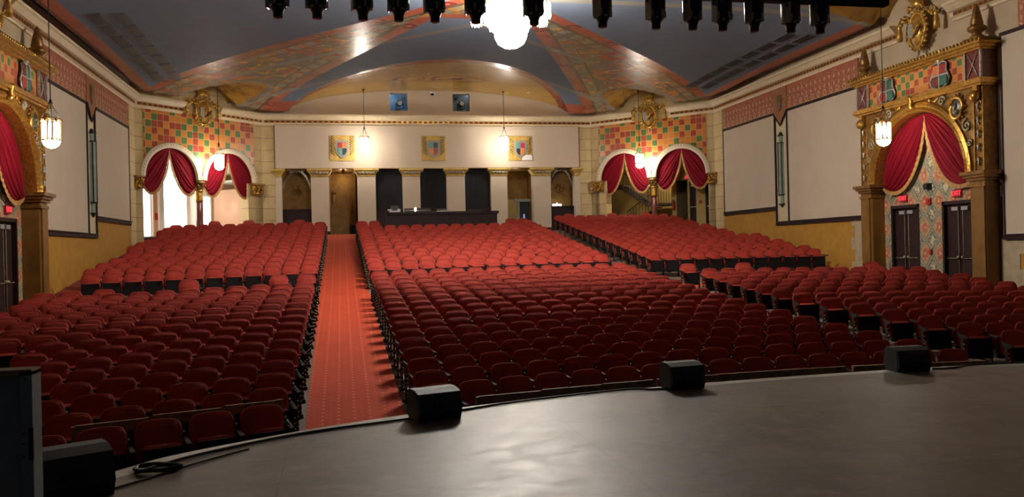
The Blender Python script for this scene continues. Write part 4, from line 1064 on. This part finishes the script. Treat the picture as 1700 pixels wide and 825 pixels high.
# ---------------------------------------------------------------- lamps
def lantern(x, y, zbot, label, em, k=1.0):
    t = thing('lantern', label, 'lantern', (x, y, zbot), 0, 'hanging glass lanterns'); t.scale = (.78, .78, 1)
    zc = ceil_h(x, y)[0]-zbot
    q = MB(); q.lathe([(.001,0),(.12*k,.02*k),(.22*k,.08*k),(.27*k,.17*k),(.27*k,.20*k)], 20); build('glass_bowl', q, em, t)
    q = MB()
    for j in range(9):
        a = 2*pi*j/9; q.lathe([(.02*k,0),(.034*k,.1*k),(.034*k,.36*k),(.012*k,.46*k)], 8, (.225*k*cos(a), .225*k*sin(a), .25*k))
    build('glass_tubes', q, em, t)
    q = MB()
    for j in range(6):
        a = 2*pi*j/6+.26; q.tube([(.28*k*cos(a),.28*k*sin(a),.2*k),(.29*k*cos(a),.29*k*sin(a),.75*k)], .012*k, 5)
        q.ball((.30*k*cos(a), .30*k*sin(a), .70*k), .04*k, 6)
    for z in (.2, .75): q.tube([(.28*k*cos(2*pi*j/20), .28*k*sin(2*pi*j/20), z*k) for j in range(20)], .014*k, 5, True)
    q.lathe([(.001,-.07*k),(.03*k,-.04*k),(.015*k,0)], 8)
    build('metal_cage', q, M_golddk, t)
    q = MB()
    for j in range(4):
        a = pi/2*j+.4; q.tube([(.27*k*cos(a),.27*k*sin(a),.76*k),(.02*cos(a),.02*sin(a),1.14*k)], .010*k, 4)
    q.lathe([(.09*k,1.14*k),(.05*k,1.17*k),(.03*k,1.24*k)], 10); build('hanger', q, M_iron, t)
    q = MB(); q.tube([(0,0,1.2*k),(0,0,zc)], .016, 6); q.lathe([(.03,-.06),(.09,0)], 10, (0,0,zc)); build('cord', q, M_iron, t)
lantern(-7.16, 23.2, 2.84, 'lit glass lantern hanging in front of the left portal', M_lamp, 1.0)
lantern(16.37, 23.2, 2.92, 'lit glass lantern hanging in front of the right portal', M_lamp, 1.0)
lantern(-5.41, 40.15, 3.93, 'lit glass lantern hanging before the left rear arches', M_lampb, 1.0)
lantern(14.65, 40.15, 3.93, 'lit glass lantern hanging before the right rear arches', M_lampb, 1.0)
lantern(1.15, 41.7, 4.93, 'lit glass lantern hanging at left before the back wall', M_lampb, 1.0)
lantern(8.08, 41.7, 4.98, 'lit glass lantern hanging at right before the back wall', M_lampb, 1.0)
# chandelier
t = thing('chandelier', 'huge brilliantly lit glass chandelier hanging over the centre of the hall', 'chandelier', (4.70, NY, 5.6), 0)
q = MB(); q.lathe([(.001,0),(.2,.02),(.36,.12),(.44,.28),(.46,.45)], 28); build('glass_bowl', q, M_chand, t)
q = MB()
for j in range(24):
    a = 2*pi*j/24; q.lathe([(.02,0),(.05,.08),(.05,.75),(.02,.85)], 8, (.47*cos(a), .47*sin(a), .45))
for j in range(30):
    a = 2*pi*j/30; q.lathe([(.012,0),(.04,.08),(.04,.35),(.015,.5)], 7, (.7*cos(a), .7*sin(a), .68))
build('crystal_rods', q, M_chand, t)
for j in range(8):
    a = 2*pi*(j+.35)/8; ar_ = MB(); ar_.tube([(.45*cos(a),.45*sin(a),.8),(.75*cos(a),.75*sin(a),.7),(1.0*cos(a),1.0*sin(a),.82)], .02, 6); o = build('arm', ar_, M_gold, t)
    g = MB()
    for e in range(7):
        b_ = 2*pi*e/7; g.lathe([(.005,-.16),(.03,-.08),(.035,.22),(.015,.3)], 7, (cos(a)+.13*cos(b_), sin(a)+.13*sin(b_), .86))
    g.lathe([(.001,-.06),(.12,.0),(.17,.08)], 12, (cos(a), sin(a), .74)); build('lamp_cup', g, M_chand, o)
q = MB()
for z, r_ in ((1.3,.52),(1.2,.72)): q.tube([(r_*cos(2*pi*j/28), r_*sin(2*pi*j/28), z) for j in range(28)], .03, 6, True)
q.lathe([(.2,1.3),(.3,1.5),(.05,1.7),(.03,ceil_h(4.7,NY)[0]-5.6)], 12); build('frame', q, M_gold, t)

# ---------------------------------------------------------------- lighting bar over the stage
t = thing('lighting_bar', 'long black lighting bar across the top of the picture', 'lighting bar', (0,9.6,0), 0)
q = MB(); q.tube([(-2.2,0,3.12),(7.0,0,3.12)], .03, 10); build('pipe', q, M_blackmetal, t)
q = MB(); q.box(2.6, 6.86, -.06, .06, 2.99, 3.07); q.box(5.4, 6.86, -.05, .05, 2.99, 3.22); build('cable_tray', q, M_black, t)
fx = [(462,27),(527,30),(602,33),(663,35),(723,38),(790,40),(887,43),(1000,47),(1089,49),(1150,51),(1200,52),(1253,54),(1313,56),(1362,57)]
fxx = [-.64,-.22,.28,.68,1.09,1.56,2.25,3.08,3.75,4.22,4.61,5.03,5.52,5.92]
def fixture():
    t = thing('stage_light', '', 'stage light', (0,9.6,2.62), 0, 'black stage lights on the bar')
    q = MB(); q.lathe([(.045,0),(.055,.005),(.058,.06),(.075,.10),(.105,.17),(.118,.22),(.120,.38),(.09,.42)], 14); 
    build('barrel', q, M_blackmetal, t)
    q = MB()
    for a in (0.3, 1.4, 2.6, 3.6, 4.7, 5.7): q.obox((.105*cos(a), .105*sin(a), .17), (.018,.012,.04), a); q.obox((.085*cos(a+.5), .085*sin(a+.5), .12), (.012,.02,.012), a+.5)
    q.box(-.125, -.112, -.05, .05, .10, .36); build('shutters', q, mat('bare_metal', (.30,.29,.27), .35, .8), t)
    q = MB(); q.tube([(-.14,0,.3),(-.14,0,.42),(-.06,0,.46),(.06,0,.46),(.14,0,.42),(.14,0,.3)], .012, 5); q.box(-.03,.03,-.03,.03,.44,.53); build('yoke_clamp', q, M_blackmetal, t)
    return t
fx0 = fixture()
for i, x in enumerate(fxx):
    o = fx0 if i == 0 else copy_tree(fx0)
    o.location = (x, 9.6, 2.615); o.rotation_euler = (0,0,.35*((i*37) % 5-2)*.3+(.0 if i < 7 else .5))
    o['label'] = f'black downward stage light, {ordw[i]} from the left along the lighting bar'

# ---------------------------------------------------------------- seats
def seat_parts(lo=False):
    nu, nv = (5, 4) if lo else (10, 8)
    P = {}
    def pillow(hw, z0, z1, y0, thick, tilt, crown, sq=.08):
        g = MB(); zc, hz = (z0+z1)/2, (z1-z0)/2
        def f(side):
            def ff(u, v):
                a, b = 2*u-1, 2*v-1
                x = a*hw*(1-sq*max(b,0)**5*abs(a)); top = crown*(a*a)*max(b,0)+.03*abs(a)**8*max(b, 0)
                z = zc+b*hz-top
                m_ = (1-abs(a)**7)*(1-abs(b)**6); y = -thick*m_ if side else thick*.5*m_
                y += y0; y += (z-z0)*tilt
                return (x, y, z)
            return ff
        g.grid(f(1), nu, nv); g.grid(f(0), nu, nv); return g
    P['backrest'] = (pillow(.268, .43, .86, .16, .05, .22, .026), M_seat)
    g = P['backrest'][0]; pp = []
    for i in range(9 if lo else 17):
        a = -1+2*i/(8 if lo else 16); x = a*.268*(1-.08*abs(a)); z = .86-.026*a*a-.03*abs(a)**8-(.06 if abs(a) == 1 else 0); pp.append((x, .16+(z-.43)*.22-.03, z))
    g2 = MB(); g2.tube(pp, .0075, 4 if lo else 6); P['piping_highlight'] = (g2, M_piping_highlight)  # thin tube along the backrest top, carries the painted rim highlight
    g = pillow(.235, .40, .82, .20, .02, .22, .045); P['back_shell'] = (g, M_shell)
    P['cushion'] = (pillow(.24, .30, .615, -.05, .06, .12, .0, 0), M_seat)
    g = MB(); g.obox((0,-.105,.40), (.225,.02,.185), 0, -.12); g.obox((0,-.07,.24), (.2,.06,.03)); P['seat_pan'] = (g, M_shell)
    g = MB(); g.obox((.277,-.04,.62), (.026,.17,.016), 0, .06)
    if not lo: g.obox((.277,-.2,.605), (.028,.03,.02))
    P['armrest'] = (g, M_arm)
    g = MB(); g.box(.264, .290, -.06, .08, 0, .12)
    g.box(.268, .286, -.03, .05, .1, .60); g.box(.25, .30, -.17, .2, 0, .02)
    P['standard'] = (g, M_stand)
    g = MB(); g.ball((.277,.16,.70), .014, 6) if not lo else g.box(.268, .286, .15, .165, .69, .705)
    P['bolt'] = (g, M_bolt)
    return P
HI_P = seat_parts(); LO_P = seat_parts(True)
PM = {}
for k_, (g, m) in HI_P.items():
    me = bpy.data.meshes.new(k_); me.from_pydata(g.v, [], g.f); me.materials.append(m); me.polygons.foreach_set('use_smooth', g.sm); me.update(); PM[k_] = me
EPg = MB(); EPg.box(-.018, .018, -.14, .16, 0, .05); EPg.prism([(-.06,.05),(.02,.05),(.03,.58),(.10,.62),(.12,.68),(.05,.66),(-.19,.63),(-.20,.60),(-.06,.56)], -.014, .014, 'x')
for j in range(6): EPg.mi = 1; EPg.ball((0,-.065,.10+.075*j), .016, 5)
EP = bpy.data.meshes.new('end_panel'); EP.from_pydata(EPg.v, [], EPg.f); EP.materials.append(M_stand); EP.materials.append(M_silver2); EP.polygons.foreach_set('material_index', EPg.m); EP.update()

def rowC(k, x):          # y of row k (1..17) of the front section at abscissa x
    R = 27+(k-1)*1.1; yk = 11.39+.83*(k-1)
    return yk - (x-7)**2/(2*R) + (1.25-7)**2/(2*R)
def slopeC(k, x): return -(x-7)/(27+(k-1)*1.1)
def rowR(i, x):
    R = 115+i*15; return 27.45+.91*i-(x-12)**2/(2*R)
def slopeR(i, x): return -(x-12)/(115+i*15)
seats = []               # (x, y, z, rot, block, row, idx, isEnd)
def add_row(block, row, xs, fy, sl, lab_row):
    for j, x in enumerate(xs):
        y = fy(x); seats.append(dict(x=x, y=y, z=fz(y), r=math.atan(sl(x)), block=block, row=row, j=j, lab=lab_row, end=(j == 0)))
for k in range(1, 16):   # left block, counted from the aisle
    xs = [-.98-(.548,.566,.539,.572,.556)[(k*3) % 5]*j for j in range(12)]
    if k == 1: xs = xs[:6]
    add_row('left front', k, xs, lambda x: rowC(k, x), lambda x: slopeC(k, x), k)
for k, xs in ((16, [-7.05, -6.5, -5.8]), (17, [-4.05, -1.75, -1.0])):
    add_row('left front', k, list(reversed(xs)), lambda x: rowC(k, x)+(.25 if k == 17 else .1), lambda x: slopeC(k, x), k)
def cend(k):             # right end of centre rows
    y = 11.95+.785*(k-1); T = [(11.9,9.68),(12.7,9.5),(13.5,9.29),(14.3,9.15),(15,8.99),(15.8,8.93),(16.6,8.77),(17.4,8.72),(18.3,8.65),(19,8.59),(25,8.45)]
    for (a, b), (c, d) in zip(T, T[1:]):
        if a <= y <= c: return b+(d-b)*(y-a)/(c-a)
    return 9.68 if y < 12 else 8.45
for k in range(1, 18):
    a = 1.27-.013*(k-1); b = cend(k); n = round((b-a)/(.555 if k % 2 else .570))
    add_row('centre front', k, [a+(b-a)*j/n for j in range(n+1)], lambda x: rowC(k, x), lambda x: slopeC(k, x), k)
for k in range(1, 17):
    y0 = rowC(k, 10.8)-.2; a = 10.56+max(0, (18.5-y0)*.24); b = 17.0
    if k == 16: xs = [10.45, 12.2, 16.2]
    else:
        pt = (.552,.560,.547,.566)[(k*3) % 4]; n = int((b-a)/pt); xs = [a+pt*j for j in range(n+1)]
    add_row('right front', k, xs, lambda x: rowC(k, x)-.2+(.5 if k == 16 else 0), lambda x: slopeC(k, x), k)
for i in range(14):
    add_row('left rear', i+1, [-1.02+.004*i-(.548,.566,.541,.570,.556)[(i*3) % 5]*j for j in range(12)], lambda x: rowR(i, x), lambda x: slopeR(i, x), i+1)
    a, b = 1.04-.012*i, 8.62-.012*i
    n = round((b-a)/.553)-(i % 2); xs = [a+(b-a)*j/n for j in range(n+1)]
    if i >= 12: xs = [x for x in xs if x < 1.7 or x > 7.45]
    add_row('centre rear', i+1, xs, lambda x: rowR(i, x), lambda x: slopeR(i, x), i+1)
for i in range(15):
    b = 17.0 if i < 6 else 16.6
    add_row('right rear', i+1, [10.5+(.550,.560,.545,.564)[(i*3) % 4]*j for j in range(int((b-10.5)/.56)+1)], lambda x: rowR(i, x), lambda x: slopeR(i, x), i+1)
for x, y in ((-5.7,40.1),(-4.2,40.1),(-1.95,40.2),(11.2,41.0),(13.5,41.0),(15.3,41.0)):
    seats.append(dict(x=x, y=y, z=fz(y), r=0, block='loose', row=0, j=0, lab=0, end=True))
def vis(s):
    u, v, d = proj((s['x'], s['y']+.2, s['z']+.83))
    if not (-20 < u < 1720) or v > 822 or (u < 52 and v > 574): return None
    # hidden behind the stage rim?
    P = Vector((s['x'], s['y'], s['z']+.8))
    if P.y > 0:
        t_ = STZ/P.z if P.z < 0 else 9
        if t_ < 1 and P.y*t_ < edge_y(P.x*t_): return None
    return d
cand = []
for s in seats:
    d = vis(s)
    if d is not None: cand.append((d, s))
cand.sort(key=lambda q: q[0])
near = [s for d, s in cand[:300]]
def ow(n): return ordw[n-1]
rowword = lambda k: 'front' if k == 1 else ow(k)
for s in near: s['near'] = True
for s in near:
    sec, blk = s['block'], {'left front':'left block','centre front':'centre block','right front':'right block'}.get(s['block'], s['block'])
    a_ = 'the aisle' if s['block'] != 'centre front' else 'the left aisle'
    lab = f'red upholstered seat, {rowword(s["row"])} row of the {blk}, {ow(s["j"]+1)} from {a_}'
    t = thing('theatre_seat', lab, 'seat', (s['x'], s['y'], s['z']), s['r'], 'red theatre seats in rows')
    for k_, me in PM.items():
        o = bpy.data.objects.new(k_, me); COL.objects.link(o); o.parent = t
    if s['end']:
        o = bpy.data.objects.new('end_panel', EP); COL.objects.link(o); o.parent = t
        sx = .285 if s['block'] == 'left front' else -.285; o.location = (sx, 0, 0); o['label'] = 'dark aisle end panel with studded edge'
# the many seats farther back, one object
mats = [M_seat, M_shell, M_arm, M_stand, M_bolt, M_silver2, M_piping_highlight]; mi = {M_seat:0, M_shell:1, M_arm:2, M_stand:3, M_bolt:4, M_piping_highlight:6}
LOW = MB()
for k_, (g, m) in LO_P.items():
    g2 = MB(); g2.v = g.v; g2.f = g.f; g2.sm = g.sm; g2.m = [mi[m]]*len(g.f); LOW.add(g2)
big = MB()
for s in seats:
    if s.get('near') or (s['y'] < 17 and vis(s) is None): continue
    M4 = Matrix.Translation((s['x'], s['y'], s['z'])) @ Matrix.Rotation(s['r'], 4, 'Z')
    big.add(LOW, M4)
    if s['end']:
        g2 = MB(); g2.v = EPg.v; g2.f = EPg.f; g2.sm = EPg.sm; g2.m = [3 if q == 0 else 5 for q in EPg.m]
        sx = .285 if 'left' in s['block'] else -.285
        big.add(g2, M4 @ Matrix.Translation((sx, 0, 0)))
build('distant_seats', big, mats, label='red upholstered theatre seats filling the rows farther back to the rear wall', cat='seats', kind='stuff', group='red theatre seats in rows')

# low boards fencing the front rows
def board(P, lab):
    t = thing('pit_rail', lab, 'rail', (P[0][0], P[0][1], 0), 0, 'low plywood rails before the front rows')
    q = MB(); x0_, y0_ = P[0]
    for (a, b), (c, d) in zip(P, P[1:]):
        L_ = hypot(c-a, d-b); an = atan2(d-b, c-a); zf = fz((b+d)/2)
        q.obox(((a+c)/2-x0_, (b+d)/2-y0_, zf+.76), (L_/2, .02, .06), an)
        q.obox(((a+c)/2-x0_, (b+d)/2-y0_, zf+.12), (L_/2, .015, .10), an)
        for (e, f_) in ((a, b), (c, d)): q.obox((e-x0_, f_-y0_, fz(f_)+.41), (.04, .03, .41), an)
    build('board', q, M_raw, t)
    q = MB()
    for (a, b), (c, d) in zip(P, P[1:]):
        L_ = hypot(c-a, d-b); an = atan2(d-b, c-a); q.obox(((a+c)/2-x0_, (b+d)/2-y0_+.03, fz((b+d)/2)+.38), (L_/2, .008, .34), an)
    build('black_cloth', q, M_black, t)
board([(x, rowC(1, x)-.55) for x in (1.7, 2.6, 3.5, 4.2)], 'low plywood rail before the centre front row, left of the speaker')
board([(x, rowC(1, x)-.55) for x in (4.35, 5.3, 6.3, 7.3)], 'low plywood rail before the centre front row, right of the speaker')
board([(x, rowC(1, x)-.55) for x in (7.5, 8.4, 9.6)], 'low plywood rail at the right end of the centre front row')
board([(x, rowC(2, x)-.35) for x in (-3.1, -2.3, -1.5, -.85)], 'low plywood rail behind the front row of the left block')

# ---------------------------------------------------------------- mixing desk
t = thing('mixing_desk', 'long dark panelled sound desk at the back of the centre block', 'desk', (2.0, 38.55, 0), 0)
q = MB(); q.box(.1, 5.05, 0, .9, .5, 1.72); q.box(0, .12, -.05, 1.0, .5, 1.84)
for j in range(7): q.box(.22+.69*j, .82+.69*j, -.025, 0, 1.15, 1.6)
build('desk_body', q, M_dkwood, t)
q = MB(); q.box(-.02, 5.12, -.08, 1.0, 1.74, 1.84); q.box(0, 5.1, -.05, .02, 1.70, 1.74); build('desk_top', q, M_dkwood, t)
Z = 1.84
t = thing('mixing_console', 'black mixing console with raised rear on the sound desk', 'mixer', (3.25, 38.9, Z), 0)
q = MB(); q.prism([(-.25,0),(.35,0),(.35,.2),(.2,.2),(-.25,.06)], -.42, .75, 'x'); build('console_body', q, M_blackmetal, t)
q = MB(); [q.box(-.38+.07*j, -.35+.07*j, -.24, -.22, .06, .09) for j in range(16)]; build('faders', q, M_silver, t)
q = MB(); q.box(-.03,.03,-.02,.02,0,.1); q.ball((0,0,.12), .05, 8); o = build('desk_lamp', q, M_small, None, (3.28, 38.6, Z+.03), 0, 'tiny bright lamp glowing before the mixing console', 'lamp')
t = thing('white_tray', 'white paper tray with a dark monitor at the left end of the sound desk', 'tray', (2.32, 38.75, Z), 0)
q = MB(); q.box(-.2, .28, -.15, .15, 0, .07); q.box(-.28,-.1,-.15,.15,.07,.14); q.box(.15,.28,-.15,.15,.07,.15); build('tray', q, M_white, t)
q = MB(); q.box(-.16, .2, -.02, .02, .1, .3); build('monitor', q, M_black, t)
q = MB(); q.tube([(-.28,0,0),(-.28,0,.1),(.28,0,.1),(.28,0,0)], .018, 6); q.box(-.28,.28,.02,.3,0,.05); build('equipment_handle_case', q, M_silver, None, (4.55, 38.6, Z), 0, 'low case with silver handle on the sound desk right of the console', 'case')
q = MB(); q.box(-.33, .33, 0, .3, 0, .06); q.box(-.3, .3, .05, .25, .06, .08); build('flat_case', q, M_black, None, (6.05, 38.7, Z), 0, 'flat black case toward the right end of the sound desk', 'case')

# ---------------------------------------------------------------- things on the stage
def monitor(x, y, rz, w_, label, k=.82):
    t = thing('stage_speaker', label, 'speaker', (x, y, STZ), rz, 'black wedge speakers along the stage edge'); t.scale = (k, k, k)
    pr = [(-.15,.0),(.13,.0),(.21,.07),(.17,.33),(.13,.36),(-.02,.36),(-.15,.32),(-.2,.12)]
    q = MB(); q.prism(pr, -w_/2, w_/2, 'x'); build('cabinet', q, M_speaker, t)
    q = MB(); q.prism([(.215,.08),(.225,.085),(.185,.325),(.172,.33)], -w_/2+.02, w_/2-.02, 'x'); build('front_grille', q, M_grille, t)
    for sg in (-1, 1):
        q = MB(); q.prism([(u*.8, .02+z*.9) for u, z in pr], sg*w_/2-.006, sg*w_/2+.006, 'x'); build('end_cheek', q, M_speaker, t)
    q = MB(); q.box(-.08,.08,-.215,-.19,.15,.22); build('rear_handle', q, M_black, t)
monitor(-1.86, 6.2, .52, .54, 'black wedge speaker at the far left of the stage edge', .94)
monitor(.83, 8.12, .30, .53, 'black wedge speaker on the stage edge at the foot of the carpeted aisle')
monitor(3.72, 8.98, .10, .50, 'black wedge speaker on the stage edge before the middle of the centre block')
monitor(6.80, 9.28, -.04, .52, 'black wedge speaker at the right of the stage edge')
def cable(pts, r, lab):
    P = catmull([(x, y, STZ+r+(.001)) for x, y in pts], 8); q = MB(); q.tube(P, r, 6); build('cable', q, M_cable, None, None, None, lab, 'cable', None, 'black cables along the stage edge')
cable([(-1.55,6.72),(-1.18,7.18),(-.4,7.75),(.59,8.12),(.75,8.22)], .012, 'black cable along the stage rim left of the aisle speaker')
cable([(1.1,8.38),(1.6,8.62),(2.31,8.84),(3.09,9.02),(3.35,8.94),(3.6,8.92)], .012, 'black cable along the stage rim between the two middle speakers')
cable([(7.1,9.22),(7.4,9.22),(7.68,9.33),(8.09,9.34),(8.6,9.28),(9.6,9.1)], .012, 'black cable along the stage rim right of the last speaker')
co = []
for j in range(46):
    a = j*.42; co.append((-1.42+.16*cos(a)*(1+.2*sin(j*1.3)), 6.78+.11*sin(a)*(1+.2*cos(j*.9))))
q = MB(); q.tube(catmull([(x, y, STZ+.012+.0006*j) for j, (x, y) in enumerate(co)], 3), .008, 5); build('cable_coil', q, M_cable, None, None, None, 'tangled coil of thin black cable beside the far left speaker', 'cable')
cable([(-1.7,6.2),(-1.45,6.5),(-1.2,6.85),(-.8,7.3)], .008, 'thin black cable trailing from the coil at the far left speaker')
q = MB(); q.box(-.06, .06, -.05, .05, 0, .05); q.box(-.05,.05,-.04,.04,.05,.055)
build('white_block', q, M_white, None, (-2.16, 6.52, STZ), .5, 'small white block on the stage edge left of the far left speaker', 'block')
# tall grey boards standing at the left
t = thing('scenery_flat', 'tall grey-blue board unit standing at the left edge of the stage', 'board', (-1.35, 2.9, STZ), 0)
def X_(u, y): 
    s_ = (u-850)/FPX; return y*math.tan(math.atan(s_)+YAW)
y1 = 2.9
q = MB(); a, b = X_(-160, y1)+1.35, X_(24, y1)+1.35; q.box(a, b, .02, .07, 0, 1.245); build('side_board', q, M_case, t)
q = MB(); a2, b2 = X_(30, y1)+1.35, X_(50, y1)+1.35; q.box(a2, b2, -.01, .07, 0, 1.255); build('edge_board', q, M_case, t)
q = MB(); q.box(b, a2, .03, .06, 0, 1.23); build('dark_gap', q, M_black, t)
q = MB(); q.box(b2-.012, b2+.002, -.014, -.008, .98, 1.08)
for z in (.99, 1.03, 1.06): q.box(b2-.03, b2-.024, -.013, -.009, z, z+.004)
q.box(b2-.022, b2-.018, -.013, -.009, 1.23, 1.234); build('recessed_catch', q, M_black, t)
q = MB(); q.box(a, b2, -.01, .07, 1.245, 1.262); q.mi = 0; build('top_edge', q, M_raw, t)

q = MB(); q.prism([(-.09,0),(.09,0),(.07,.28),(-.05,.32)], -.01, .01, 'y'); q.box(-.1,.1,-.05,.05,0,.015)
build('caution_marker', q, mat('yellow_plastic', (.75,.5,.03), .5), None, (10.2, 22.7, fz(22.7)+.015), 0, 'small yellow marker standing on the right aisle carpet', 'marker')
